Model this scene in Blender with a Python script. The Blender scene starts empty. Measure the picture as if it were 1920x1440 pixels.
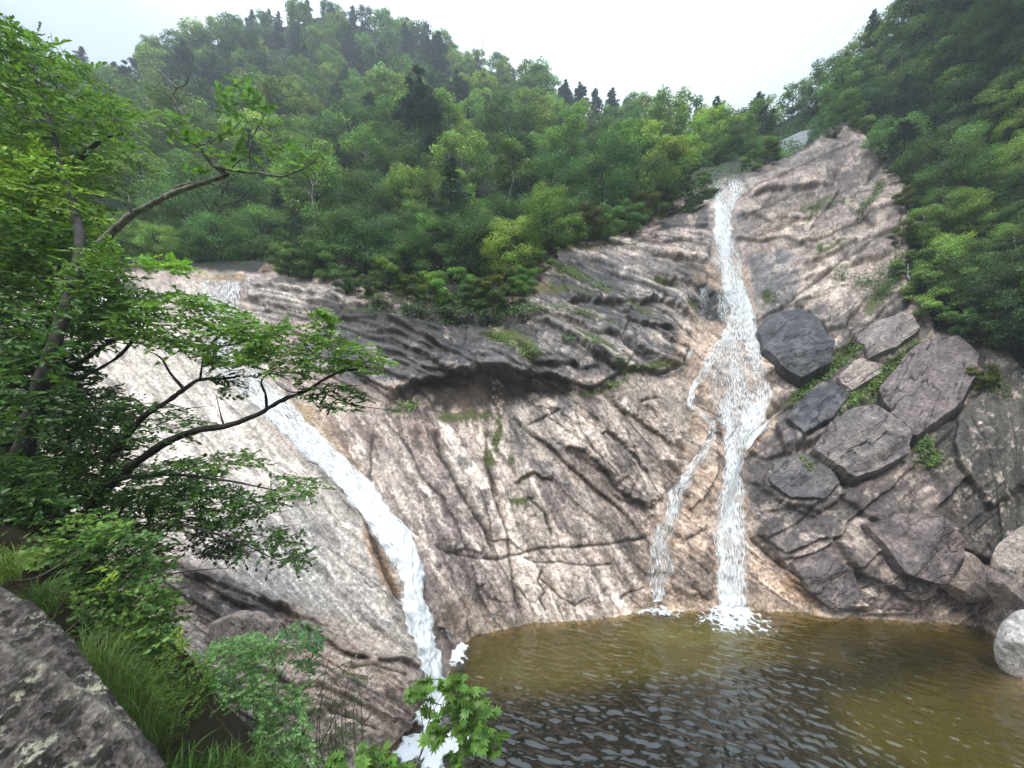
import bpy, math, numpy as np
from math import radians, sin, cos, pi
SC = bpy.context.scene
COL = SC.collection
# ------------------------------------------------------------------ camera
H = 10.0; F = 721.0; CX = 960.0; CY = 720.0
cam_d = bpy.data.cameras.new('camera'); cam = bpy.data.objects.new('camera', cam_d); COL.objects.link(cam)
cam.location = (0, 0, H); cam.rotation_euler = (radians(90), 0, 0)
cam_d.sensor_width = 36; cam_d.lens = 36*F/1920; cam_d.clip_start = 0.05; cam_d.clip_end = 3000
SC.camera = cam
SC.render.resolution_x = 1024; SC.render.resolution_y = 768
# ------------------------------------------------------------------ sky and sun (bright overcast)
SUN_EL, SUN_AZ = radians(62), radians(200)     # azimuth: from behind-left of the camera
w = bpy.data.worlds.new('World'); SC.world = w; w.use_nodes = True
nt = w.node_tree; nt.nodes.clear()
o = nt.nodes.new('ShaderNodeOutputWorld'); bg = nt.nodes.new('ShaderNodeBackground')
sky = nt.nodes.new('ShaderNodeTexSky'); sky.sky_type = 'NISHITA'; sky.sun_disc = False
sky.sun_elevation = SUN_EL; sky.sun_rotation = SUN_AZ; sky.dust_density = 4.0
tc = nt.nodes.new('ShaderNodeTexCoord'); cn = nt.nodes.new('ShaderNodeTexNoise')
cn.inputs['Scale'].default_value = 1.6; cn.inputs['Detail'].default_value = 5; cn.inputs['Roughness'].default_value = .5
cr = nt.nodes.new('ShaderNodeValToRGB')
cr.color_ramp.elements[0].position = .4; cr.color_ramp.elements[0].color = (5.2, 6.3, 7.3, 1)
cr.color_ramp.elements[1].position = .62; cr.color_ramp.elements[1].color = (7.0, 8.1, 9.0, 1)
mx = nt.nodes.new('ShaderNodeMix'); mx.data_type = 'RGBA'; mx.inputs[0].default_value = .9
nt.links.new(tc.outputs['Generated'], cn.inputs['Vector']); nt.links.new(cn.outputs['Fac'], cr.inputs['Fac'])
nt.links.new(sky.outputs['Color'], mx.inputs[6]); nt.links.new(cr.outputs['Color'], mx.inputs[7])
# low sky dimmed, overhead sky boosted past real overcast to light the scene
sx = nt.nodes.new('ShaderNodeSeparateXYZ'); nt.links.new(tc.outputs['Generated'], sx.inputs[0])
mr = nt.nodes.new('ShaderNodeMapRange'); mr.inputs[1].default_value = .3; mr.inputs[2].default_value = 1; mr.inputs[3].default_value = .265; mr.inputs[4].default_value = 2.75; nt.links.new(sx.outputs[2], mr.inputs[0])
vs_ = nt.nodes.new('ShaderNodeVectorMath'); vs_.operation = 'SCALE'; nt.links.new(mx.outputs[2], vs_.inputs[0]); nt.links.new(mr.outputs[0], vs_.inputs['Scale'])
nt.links.new(vs_.outputs[0], bg.inputs['Color']); bg.inputs['Strength'].default_value = 0.105
nt.links.new(bg.outputs[0], o.inputs[0])
sd = bpy.data.lights.new('sun', 'SUN'); sd.energy = 2.0; sd.angle = radians(16); sd.color = (1, .97, .92)
so = bpy.data.objects.new('sun', sd); COL.objects.link(so)
# vector towards the sun: azimuth measured from +Y towards +X
sv = (sin(SUN_AZ)*cos(SUN_EL), cos(SUN_AZ)*cos(SUN_EL), sin(SUN_EL))
import mathutils
so.rotation_euler = mathutils.Vector(sv).to_track_quat('Z', 'Y').to_euler()
SC.view_settings.view_transform = 'Standard'; SC.view_settings.look = 'None'
SC.view_settings.exposure = 0.6; SC.view_settings.gamma = 1
SC.render.engine = 'CYCLES'
SC.cycles.max_bounces = 6; SC.cycles.diffuse_bounces = 3; SC.cycles.glossy_bounces = 3
SC.cycles.transparent_max_bounces = 12; SC.cycles.volume_bounces = 0; SC.cycles.transmission_bounces = 4

# ------------------------------------------------------------------ numpy helpers
RNG = np.random.default_rng(7)
def W(px, py, d):
    px = np.asarray(px, float); py = np.asarray(py, float); d = np.asarray(d, float)
    return np.stack([(px-CX)/F*d, d+0*px, H-(py-CY)/F*d], -1)
def sstep(a, b, x):
    t = np.clip((x-a)/(b-a), 0, 1); return t*t*(3-2*t)
def _h(ix, iy, iz, s):
    h = (ix.astype(np.int64)*374761393 + iy.astype(np.int64)*668265263 + iz.astype(np.int64)*2147483647 + s*1274126177) & 0xffffffff
    h = ((h ^ (h >> 13))*1274126177) & 0xffffffff
    h = ((h ^ (h >> 16))*2246822519) & 0xffffffff
    return ((h ^ (h >> 15)) & 0xffffff)/float(0xffffff)
def vn(x, y, z=None, s=0):
    """smooth value noise, -1..1"""
    x = np.asarray(x, float); y = np.asarray(y, float)+0*x
    two = z is None
    xi = np.floor(x); yi = np.floor(y); fx = x-xi; fy = y-yi
    fx = fx*fx*fx*(fx*(fx*6-15)+10); fy = fy*fy*fy*(fy*(fy*6-15)+10)
    if two:
        zi = np.zeros_like(xi)
        a = _h(xi, yi, zi, s); b = _h(xi+1, yi, zi, s); c = _h(xi, yi+1, zi, s); d = _h(xi+1, yi+1, zi, s)
        return ((a*(1-fx)+b*fx)*(1-fy)+(c*(1-fx)+d*fx)*fy)*2-1
    z = np.asarray(z, float)+0*x; zi = np.floor(z); fz = z-zi; fz = fz*fz*(3-2*fz)
    r = 0
    for dz, wz in ((0, 1-fz), (1, fz)):
        a = _h(xi, yi, zi+dz, s); b = _h(xi+1, yi, zi+dz, s); c = _h(xi, yi+1, zi+dz, s); d = _h(xi+1, yi+1, zi+dz, s)
        r = r + wz*((a*(1-fx)+b*fx)*(1-fy)+(c*(1-fx)+d*fx)*fy)
    return r*2-1
def fbm(x, y, z=None, s=0, o=4, g=.5):
    r = 0; a = 1; t = 0; k = 1.0
    for i in range(o):
        r = r + a*vn(np.asarray(x)*k+i*17.3, np.asarray(y)*k-i*9.1, None if z is None else np.asarray(z)*k+i*5.7, s+i*31); t += a; a *= g; k *= 2.03
    return r/t
def rbf(pts):
    P = np.array(pts, float); X = P[:, :2]/1000; v = np.log(P[:, 2]); n = len(X)
    def ph(r2): return .5*r2*np.log(r2+1e-12)
    D = ((X[:, None]-X[None])**2).sum(-1)
    A = np.zeros((n+3, n+3)); A[:n, :n] = ph(D)+np.eye(n)*2e-4
    Q = np.c_[np.ones(n), X]; A[:n, n:] = Q; A[n:, :n] = Q.T
    c = np.linalg.solve(A, np.r_[v, 0, 0, 0])
    def f(px, py):
        px = np.asarray(px, float)/1000; py = np.asarray(py, float)/1000+0*px
        r = c[n]+c[n+1]*px+c[n+2]*py
        for i in range(n): r = r+c[i]*ph((px-X[i, 0])**2+(py-X[i, 1])**2)
        return np.exp(r)
    return f
def unit(v): return v/np.maximum(np.linalg.norm(v, axis=-1, keepdims=True), 1e-9)

# ------------------------------------------------------------------ materials
def newmat(name):
    m = bpy.data.materials.new(name); m.use_nodes = True; n = m.node_tree; n.nodes.clear()
    out = n.nodes.new('ShaderNodeOutputMaterial'); return m, n, out
def N_(n, t, **kw):
    nd = n.nodes.new(t)
    for k, v in kw.items(): setattr(nd, k, v)
    return nd
def L_(n, a, b): n.links.new(a, b)
def rock_mat():
    m, n, out = newmat('rock')
    at = N_(n, 'ShaderNodeAttribute', attribute_name='Col'); wt = N_(n, 'ShaderNodeAttribute', attribute_name='Wet')
    tc = N_(n, 'ShaderNodeTexCoord')
    n1 = N_(n, 'ShaderNodeTexNoise'); n1.inputs['Scale'].default_value = 7; n1.inputs['Detail'].default_value = 8; n1.inputs['Roughness'].default_value = .72
    n2 = N_(n, 'ShaderNodeTexNoise'); n2.inputs['Scale'].default_value = 22; n2.inputs['Detail'].default_value = 4; n2.inputs['Roughness'].default_value = .7
    for q in (n1, n2): L_(n, tc.outputs['Object'], q.inputs['Vector'])
    r1 = N_(n, 'ShaderNodeMapRange'); r1.inputs[1].default_value = .33; r1.inputs[2].default_value = .67; r1.inputs[3].default_value = .48; r1.inputs[4].default_value = 1.45
    r2 = N_(n, 'ShaderNodeMapRange'); r2.inputs[1].default_value = .35; r2.inputs[2].default_value = .65; r2.inputs[3].default_value = .65; r2.inputs[4].default_value = 1.32
    L_(n, n1.outputs['Fac'], r1.inputs[0]); L_(n, n2.outputs['Fac'], r2.inputs[0])
    mu = N_(n, 'ShaderNodeMath', operation='MULTIPLY'); L_(n, r1.outputs[0], mu.inputs[0]); L_(n, r2.outputs[0], mu.inputs[1])
    vm = N_(n, 'ShaderNodeVectorMath', operation='SCALE'); L_(n, at.outputs['Color'], vm.inputs[0]); L_(n, mu.outputs[0], vm.inputs['Scale'])
    p = N_(n, 'ShaderNodeBsdfPrincipled'); L_(n, vm.outputs[0], p.inputs['Base Color'])
    rr = N_(n, 'ShaderNodeMapRange'); rr.inputs[3].default_value = .85; rr.inputs[4].default_value = .32; L_(n, wt.outputs['Fac'], rr.inputs[0])
    L_(n, rr.outputs[0], p.inputs['Roughness'])
    ad = N_(n, 'ShaderNodeMath', operation='MULTIPLY_ADD'); L_(n, n1.outputs['Fac'], ad.inputs[0]); ad.inputs[1].default_value = 1.0; 
    m3 = N_(n, 'ShaderNodeMath', operation='MULTIPLY'); L_(n, n2.outputs['Fac'], m3.inputs[0]); m3.inputs[1].default_value = .25; L_(n, m3.outputs[0], ad.inputs[2])
    b = N_(n, 'ShaderNodeBump'); b.inputs['Strength'].default_value = .8; b.inputs['Distance'].default_value = .09
    L_(n, ad.outputs[0], b.inputs['Height']); L_(n, b.outputs[0], p.inputs['Normal'])
    L_(n, p.outputs[0], out.inputs['Surface']); return m
def leaf_mat(name, transl=.3, gloss=.35, var=.25):
    m, n, out = newmat(name)
    at = N_(n, 'ShaderNodeAttribute', attribute_name='Col'); oi = N_(n, 'ShaderNodeObjectInfo')
    hs = N_(n, 'ShaderNodeHueSaturation')
    mr = N_(n, 'ShaderNodeMapRange'); mr.inputs[3].default_value = .5-var*.05; mr.inputs[4].default_value = .5+var*.06; L_(n, oi.outputs['Random'], mr.inputs[0]); L_(n, mr.outputs[0], hs.inputs['Hue'])
    m7 = N_(n, 'ShaderNodeMath', operation='MULTIPLY'); L_(n, oi.outputs['Random'], m7.inputs[0]); m7.inputs[1].default_value = 7.31
    fr = N_(n, 'ShaderNodeMath', operation='FRACT'); L_(n, m7.outputs[0], fr.inputs[0])
    mv = N_(n, 'ShaderNodeMapRange'); mv.inputs[3].default_value = 1-var; mv.inputs[4].default_value = 1+var; L_(n, fr.outputs[0], mv.inputs[0]); L_(n, mv.outputs[0], hs.inputs['Value'])
    L_(n, at.outputs['Color'], hs.inputs['Color'])
    p = N_(n, 'ShaderNodeBsdfPrincipled'); L_(n, hs.outputs[0], p.inputs['Base Color']); p.inputs['Roughness'].default_value = gloss
    p.inputs['Specular IOR Level'].default_value = .35
    t = N_(n, 'ShaderNodeBsdfTranslucent'); 
    sc = N_(n, 'ShaderNodeVectorMath', operation='MULTIPLY'); L_(n, hs.outputs[0], sc.inputs[0]); sc.inputs[1].default_value = (1.15, 1.25, .75)
    L_(n, sc.outputs[0], t.inputs['Color'])
    mi = N_(n, 'ShaderNodeMixShader'); mi.inputs[0].default_value = transl; L_(n, p.outputs[0], mi.inputs[1]); L_(n, t.outputs[0], mi.inputs[2])
    L_(n, mi.outputs[0], out.inputs['Surface']); return m
def bark_mat(name, c1, c2, scale=9, lichen=None):
    m, n, out = newmat(name)
    tc = N_(n, 'ShaderNodeTexCoord'); mp = N_(n, 'ShaderNodeMapping'); mp.inputs['Scale'].default_value = (1, 1, .35); L_(n, tc.outputs['Object'], mp.inputs[0])
    a = N_(n, 'ShaderNodeTexNoise'); a.inputs['Scale'].default_value = scale; a.inputs['Detail'].default_value = 7; a.inputs['Roughness'].default_value = .7; L_(n, mp.outputs[0], a.inputs['Vector'])
    r = N_(n, 'ShaderNodeValToRGB'); r.color_ramp.elements[0].position = .35; r.color_ramp.elements[0].color = (*c1, 1); r.color_ramp.elements[1].position = .66; r.color_ramp.elements[1].color = (*c2, 1)
    if lichen: e = r.color_ramp.elements.new(.6); e.color = (*lichen, 1)
    L_(n, a.outputs['Fac'], r.inputs[0]); p = N_(n, 'ShaderNodeBsdfPrincipled'); p.inputs['Roughness'].default_value = .9; L_(n, r.outputs[0], p.inputs['Base Color'])
    b = N_(n, 'ShaderNodeBump'); b.inputs['Strength'].default_value = .7; b.inputs['Distance'].default_value = .02; L_(n, a.outputs['Fac'], b.inputs['Height']); L_(n, b.outputs[0], p.inputs['Normal'])
    L_(n, p.outputs[0], out.inputs[0]); return m
def fall_mat(name, sx, sy, lo, hi, vor):
    """white water broken into strands and lace; UV is in metres (across, along)"""
    m, n, out = newmat(name)
    uv = N_(n, 'ShaderNodeUVMap'); dn = N_(n, 'ShaderNodeAttribute', attribute_name='Dens')
    mp = N_(n, 'ShaderNodeMapping'); mp.inputs['Scale'].default_value = (sx, sy, 1); L_(n, uv.outputs[0], mp.inputs[0])
    wn = N_(n, 'ShaderNodeTexNoise'); wn.inputs['Scale'].default_value = .6; wn.inputs['Detail'].default_value = 3; L_(n, mp.outputs[0], wn.inputs['Vector'])
    wa = N_(n, 'ShaderNodeVectorMath', operation='MULTIPLY_ADD'); L_(n, wn.outputs['Color'], wa.inputs[0]); wa.inputs[1].default_value = (.8, .8, 0); L_(n, mp.outputs[0], wa.inputs[2])
    vo = N_(n, 'ShaderNodeTexVoronoi', feature='DISTANCE_TO_EDGE'); vo.inputs['Scale'].default_value = 1.0; L_(n, wa.outputs[0], vo.inputs['Vector'])
    no = N_(n, 'ShaderNodeTexNoise'); no.inputs['Scale'].default_value = 1.9; no.inputs['Detail'].default_value = 6; no.inputs['Roughness'].default_value = .7; L_(n, wa.outputs[0], no.inputs['Vector'])
    # value = noise + vor*(1-edge)
    e = N_(n, 'ShaderNodeMapRange'); e.inputs[1].default_value = .0; e.inputs[2].default_value = .22; e.inputs[3].default_value = vor; e.inputs[4].default_value = 0; L_(n, vo.outputs['Distance'], e.inputs[0])
    s = N_(n, 'ShaderNodeMath', operation='ADD'); L_(n, no.outputs['Fac'], s.inputs[0]); L_(n, e.outputs[0], s.inputs[1])
    d2 = N_(n, 'ShaderNodeMath', operation='MULTIPLY_ADD'); L_(n, dn.outputs['Fac'], d2.inputs[0]); d2.inputs[1].default_value = .75; d2.inputs[2].default_value = -.5
    s2 = N_(n, 'ShaderNodeMath', operation='ADD'); L_(n, s.outputs[0], s2.inputs[0]); L_(n, d2.outputs[0], s2.inputs[1])
    a = N_(n, 'ShaderNodeMapRange', interpolation_type='SMOOTHSTEP'); a.inputs[1].default_value = lo; a.inputs[2].default_value = hi; L_(n, s2.outputs[0], a.inputs[0])
    p = N_(n, 'ShaderNodeBsdfPrincipled'); p.inputs['Base Color'].default_value = (.93, .95, .96, 1); p.inputs['Roughness'].default_value = .45
    p.inputs['Subsurface Weight'].default_value = 0
    tl = N_(n, 'ShaderNodeBsdfTranslucent'); tl.inputs[0].default_value = (.88, .92, .94, 1)
    mm = N_(n, 'ShaderNodeMixShader'); mm.inputs[0].default_value = .3; L_(n, p.outputs[0], mm.inputs[1]); L_(n, tl.outputs[0], mm.inputs[2])
    b = N_(n, 'ShaderNodeBump'); b.inputs['Strength'].default_value = .5; b.inputs['Distance'].default_value = .06; L_(n, s.outputs[0], b.inputs['Height']); L_(n, b.outputs[0], p.inputs['Normal'])
    tr = N_(n, 'ShaderNodeBsdfTransparent'); mi = N_(n, 'ShaderNodeMixShader'); L_(n, a.outputs[0], mi.inputs[0]); L_(n, tr.outputs[0], mi.inputs[1]); L_(n, mm.outputs[0], mi.inputs[2])
    L_(n, mi.outputs[0], out.inputs[0]); return m
def pool_mat():
    m, n, out = newmat('pool_water')
    at = N_(n, 'ShaderNodeAttribute', attribute_name='Col'); dp = N_(n, 'ShaderNodeAttribute', attribute_name='Deep')
    tc = N_(n, 'ShaderNodeTexCoord')
    a = N_(n, 'ShaderNodeTexNoise'); a.inputs['Scale'].default_value = 5.5; a.inputs['Detail'].default_value = 4; a.inputs['Roughness'].default_value = .55; L_(n, tc.outputs['Object'], a.inputs['Vector'])
    b = N_(n, 'ShaderNodeBump'); b.inputs['Strength'].default_value = .5; b.inputs['Distance'].default_value = .03; L_(n, a.outputs['Fac'], b.inputs['Height'])
    df = N_(n, 'ShaderNodeBsdfDiffuse'); L_(n, at.outputs['Color'], df.inputs['Color'])
    tr = N_(n, 'ShaderNodeBsdfTransparent'); tr.inputs[0].default_value = (.80, .74, .48, 1)
    m1 = N_(n, 'ShaderNodeMixShader'); L_(n, dp.outputs['Fac'], m1.inputs[0]); L_(n, tr.outputs[0], m1.inputs[1]); L_(n, df.outputs[0], m1.inputs[2])
    gl = N_(n, 'ShaderNodeBsdfGlossy'); gl.inputs['Roughness'].default_value = .04; L_(n, b.outputs[0], gl.inputs['Normal'])
    fr = N_(n, 'ShaderNodeFresnel'); fr.inputs[0].default_value = 1.45; L_(n, b.outputs[0], fr.inputs['Normal'])
    fm = N_(n, 'ShaderNodeMath', operation='MULTIPLY'); L_(n, fr.outputs[0], fm.inputs[0]); fm.inputs[1].default_value = 2.6; fm.use_clamp = True
    m2 = N_(n, 'ShaderNodeMixShader'); L_(n, fm.outputs[0], m2.inputs[0]); L_(n, m1.outputs[0], m2.inputs[1]); L_(n, gl.outputs[0], m2.inputs[2])
    L_(n, m2.outputs[0], out.inputs[0]); return m
def flat_mat(name):
    m, n, out = newmat(name); at = N_(n, 'ShaderNodeAttribute', attribute_name='Col')
    p = N_(n, 'ShaderNodeBsdfPrincipled'); p.inputs['Roughness'].default_value = .95; p.inputs['Specular IOR Level'].default_value = .1
    L_(n, at.outputs['Color'], p.inputs['Base Color']); L_(n, p.outputs[0], out.inputs[0]); return m
M_ROCK = rock_mat(); M_POOL = pool_mat(); M_SOIL = flat_mat('forest_soil')
M_LEAF = leaf_mat('far_leaf', .3, .55, .3); M_LEAFN = leaf_mat('near_leaf', .38, .38, .08); M_NEEDLE = leaf_mat('needles', .12, .6, .18)
M_BARK = bark_mat('dark_bark', (.010, .008, .007), (.055, .047, .040), 16); M_BIRCH = bark_mat('pale_bark', (.16, .14, .12), (.42, .39, .35))
M_LICHEN = bark_mat('lichen_bark', (.05, .04, .03), (.30, .28, .23), 14, (.20, .20, .16)); M_TWIG = bark_mat('twig_bark', (.06, .045, .035), (.16, .13, .10), 20)
M_FALLA = fall_mat('lace_water', 8.5, 1.25, .40, .76, .20); M_FALLB = fall_mat('thick_water', 8.5, 1.1, .34, .68, .18); M_FOAM = fall_mat('foam', 3.0, 3.0, .34, .62, .22)
M_VEIL = fall_mat('thin_veil', 6.0, .9, .56, .86, .2)

# ------------------------------------------------------------------ mesh builders
def mesh_np(name, V, Fq, mat, col=None, parent=None, extra=None, uv=None, smooth=False):
    V = np.asarray(V, np.float32).reshape(-1, 3); Fq = np.asarray(Fq, np.int32); k = Fq.shape[1]
    me = bpy.data.meshes.new(name); me.vertices.add(len(V)); me.vertices.foreach_set('co', V.ravel())
    me.loops.add(Fq.size); me.loops.foreach_set('vertex_index', Fq.ravel())
    me.polygons.add(len(Fq)); me.polygons.foreach_set('loop_start', np.arange(0, Fq.size, k, dtype=np.int32))
    if smooth: me.polygons.foreach_set('use_smooth', np.ones(len(Fq), bool))
    me.update(calc_edges=True)
    if col is not None:
        a = me.color_attributes.new('Col', 'FLOAT_COLOR', 'POINT'); c = np.ones((len(V), 4), np.float32); c[:, :3] = np.asarray(col).reshape(-1, 3) if np.ndim(col) > 1 else col; a.data.foreach_set('color', c.ravel())
    for kk, v in (extra or {}).items():
        a = me.attributes.new(kk, 'FLOAT', 'POINT'); a.data.foreach_set('value', np.asarray(v, np.float32).ravel())
    if uv is not None:
        l = me.uv_layers.new(name='UVMap'); l.data.foreach_set('uv', np.asarray(uv, np.float32).reshape(-1, 2)[Fq.ravel()].ravel())
    me.materials.append(mat); ob = bpy.data.objects.new(name, me); COL.objects.link(ob)
    if parent: ob.parent = parent
    return ob
def tag(ob, label=None, cat=None, group=None, kind=None):
    if label: ob['label'] = label
    if cat: ob['category'] = cat
    if group: ob['group'] = group
    if kind: ob['kind'] = kind
    return ob
def empty(name, loc=(0, 0, 0)):
    e = bpy.data.objects.new(name, None); e.empty_display_size = .1; e.location = loc; COL.objects.link(e); return e
def copy_tree(root):
    r = root.copy(); COL.objects.link(r)
    for c in list(root.children):
        d = c.copy(); COL.objects.link(d); d.parent = r
    return r
def rebase(root):
    """children were built in world coordinates: move their vertices so the thing's origin is the Empty"""
    off = np.array(root.location, np.float32)
    for c in root.children:
        me = c.data; a = np.empty(len(me.vertices)*3, np.float32); me.vertices.foreach_get('co', a)
        me.vertices.foreach_set('co', (a.reshape(-1, 3)-off).ravel()); me.update()
def gridfaces(ny, nx, wrap=False):
    j, i = np.mgrid[0:ny-1, 0:(nx if wrap else nx-1)]; i2 = (i+1) % nx
    return np.stack([j*nx+i, (j+1)*nx+i, (j+1)*nx+i2, j*nx+i2], -1).reshape(-1, 4)
class Bag:
    """collects quads (and tubes) that end up in ONE mesh"""
    def __init__(s): s.V = []; s.F = []; s.C = []; s.n = 0
    def add(s, V, Fc, C=None):
        V = np.asarray(V, float).reshape(-1, 3); s.V.append(V); s.F.append(np.asarray(Fc)+s.n); s.n += len(V)
        if C is not None: s.C.append(np.broadcast_to(np.asarray(C, float), V.shape) if np.ndim(C) == 1 else np.asarray(C).reshape(-1, 3))
    def tube(s, pts, r, seg=6, C=None):
        pts = np.asarray(pts, float); n = len(pts); r = np.broadcast_to(np.asarray(r, float), (n,))
        T = unit(np.gradient(pts, axis=0)); up = np.array([.31, .22, .92]); A = unit(np.cross(T, up+0*T)); B = np.cross(T, A)
        a = np.linspace(0, 2*pi, seg, endpoint=False)
        V = pts[:, None]+r[:, None, None]*(np.cos(a)[None, :, None]*A[:, None]+np.sin(a)[None, :, None]*B[:, None])
        s.add(V, gridfaces(n, seg, True), C)
    def build(s, name, mat, parent=None, smooth=False):
        if not s.V: return None
        return mesh_np(name, np.concatenate(s.V), np.concatenate(s.F), mat, np.concatenate(s.C) if s.C else None, parent, smooth=smooth)
def diamonds(bag, P, D, Nn, Ln, wr, C):
    """one bent quad per leaf clump"""
    n = len(P); S = unit(np.cross(D, Nn)); Ln = np.broadcast_to(Ln, (n,))[:, None]; Nn = np.cross(S, D)
    V = np.stack([P-D*Ln*.5, P+S*Ln*wr*.5+Nn*Ln*.08, P+D*Ln*.5-Nn*Ln*.10, P-S*Ln*wr*.5+Nn*Ln*.08], 1)
    bag.add(V, np.arange(4*n).reshape(n, 4), np.repeat(C, 4, axis=0))
def leafs(bag, P, D, Nn, Ln, wr, C, shape='oval'):
    """leaf blades with a folded midrib; P is where the stalk joins"""
    n = len(P); S = unit(np.cross(D, Nn)); Nn = np.cross(S, D); Ln = np.broadcast_to(Ln, (n,))[:, None]
    if shape == 'oval':
        K = [(0, 0, 0), (.30, .5, .10), (.70, .42, .07), (1, 0, -.10), (.70, -.42, .07), (.30, -.5, .10)]
        V = np.stack([P+D*Ln*a+S*Ln*wr*b+Nn*Ln*c for a, b, c in K], 1); f = np.array([[0, 1, 2, 3], [0, 3, 4, 5]])
    else:  # palmate, seven pointed lobes built from kites round the stalk
        V = []; f = []
        for q, (an, ln) in enumerate(((0, 1), (.62, .92), (-.62, .92), (1.25, .72), (-1.25, .72), (1.95, .42), (-1.95, .42))):
            d = D*cos(an)+S*sin(an); e = -D*sin(an)+S*cos(an)
            V += [P+Nn*0, P+d*Ln*ln*.45+e*Ln*.19+Nn*Ln*.03, P+d*Ln*ln-Nn*Ln*(.08+.05*abs(an)), P+d*Ln*ln*.45-e*Ln*.19+Nn*Ln*.03]; f.append([4*q, 4*q+1, 4*q+2, 4*q+3])
        V = np.stack(V, 1); f = np.array(f)
    m = V.shape[1]; bag.add(V, (f[None]+(np.arange(n)*m)[:, None, None]).reshape(-1, 4), np.repeat(C, m, axis=0))
def randdir(rng, n, zs=1.0):
    v = rng.normal(size=(n, 3)); v[:, 2] *= zs; return unit(v)

# ------------------------------------------------------------------ the rock face
ROCK_PTS = [  # (photo x, photo y, forward distance)
 (60,560,27),(60,800,19),(60,1000,15),(60,1300,12),(200,600,24),(200,800,18.5),(200,1000,14.5),(200,1300,11.5),
 (420,530,26),(300,520,26.5),(420,470,31),(430,700,22),(300,700,21),(520,790,19.6),(400,900,15.8),(640,890,17.3),(740,1020,15),(775,1130,13.6),(800,1280,12.3),
 (500,1100,12.8),(330,1080,12.6),(600,1250,11.4),(650,1380,10.3),(450,1300,10.4),(560,1000,15),(700,1150,12.7),(600,1480,9.4),(760,1480,9.9),(820,1420,10.9),(800,1375,11.6),(770,1440,10.5),(400,1480,9.2),
 (500,530,26),(600,540,25.6),(620,640,22.6),(560,700,21.6),(700,640,22),(700,580,24),(700,520,26.6),(640,780,19.6),(800,780,19.8),(850,735,20.6),(700,900,17.2),(850,1000,16.4),(900,1120,15.8),(870,1200,15.05),
 (850,640,21.5),(850,580,23.4),(850,520,25.8),(930,700,19.6),(1000,690,19.6),(1000,610,21.6),(1000,540,23.6),(1000,480,26),(1000,760,19.4),(1000,900,18.2),(1000,1050,17.1),(1010,1165,16.2),(1100,1160,16.4),
 (1100,900,18.5),(1100,1050,17.3),(1100,700,20),(1100,600,22.8),(1100,500,26.4),(1100,440,30),(1200,430,31.6),(1250,385,35),(1250,500,28.6),(1250,600,25.2),(1250,700,22.6),(1250,850,20),(1230,1000,18.2),(1220,1140,17.2),
 (1375,345,36),(1350,430,33),(1370,540,29.2),(1380,640,26.4),(1390,780,22.6),(1370,900,20.1),(1370,1000,18.6),(1370,1140,17.2),(1375,300,41),
 (1500,330,37),(1500,430,33),(1600,250,41),(1600,340,36),(1500,560,28),(1600,500,29),(1700,450,28.5),(1700,330,34),(1480,650,25.2),(1600,700,22.8),(1560,850,19.8),(1500,1000,18),(1500,1140,17.0),
 (1740,720,21.2),(1700,850,19),(1850,800,18),(1900,920,16.6),(1800,1000,17.0),(1700,1100,16.8),(1660,1155,16.6),(1850,1060,16.3),(1850,1172,15.9),(1950,1100,14.6),(1950,1250,13.2),(1830,1300,12.7),(1950,700,19),(2100,800,14.5),(2100,1100,12.5),(2100,1400,10.6),
 (1750,1165,16.3),(1900,1330,12.1),(2050,1430,10.4),
 (1100,1260,14.8),(1000,1250,14.6),(1100,1420,13.2),(950,1420,12.2),(870,1400,11.0),(1300,1260,15.0),(1300,1420,13.6),(1500,1260,14.8),(1500,1420,13.2),(1700,1240,14.8),(1700,1400,12.2),(850,1300,13.0),(1800,1420,11.3),(1300,1520,12),(1600,1520,11.4),(1000,1520,11.2),(1850,1240,14.3),(1380,1200,16.4),(1600,1200,15.9)]
GS = 1.9
gx = np.arange(-20, 2125, GS); gy = np.arange(205, 1530, GS)
PX, PY = np.meshgrid(gx, gy); ny, nx = PX.shape
fd = rbf(ROCK_PTS)
cx_ = np.arange(-20, 2140, 12.0); cy_ = np.arange(205, 1545, 12.0); CXg, CYg = np.meshgrid(cx_, cy_); DC = fd(CXg, CYg)
def bil(A, x0, y0, st, px, py):
    u = np.clip((np.asarray(px, float)-x0)/st, 0, A.shape[1]-1.001); v = np.clip((np.asarray(py, float)-y0)/st, 0, A.shape[0]-1.001)
    i = u.astype(int); j = v.astype(int); fu = u-i; fv = v-j
    if A.ndim == 3: fu = fu[..., None]; fv = fv[..., None]
    return (A[j, i]*(1-fu)+A[j, i+1]*fu)*(1-fv)+(A[j+1, i]*(1-fu)+A[j+1, i+1]*fu)*fv
D0 = bil(DC, -20, 205, 12.0, PX, PY)
wx = PX+9*fbm(PX/60, PY/60, s=1, o=4)+3*fbm(PX/9, PY/9, s=2, o=2); wy = PY+9*fbm(PX/60, PY/60, s=3, o=4)+3*fbm(PX/9, PY/9, s=4, o=2)
wxs = PX+4*fbm(PX/30, PY/30, s=5, o=4); wys = PY+4*fbm(PX/30, PY/30, s=6, o=4)
DISP = np.zeros_like(PX)                 # metres towards the viewer
def box(x0, y0, x1, y1): 
    return slice(max(0, int((y0-205)/GS)), max(0, int((y1-205)/GS)+1)), slice(max(0, int((x0+20)/GS)), max(0, int((x1+20)/GS)+1))
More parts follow.
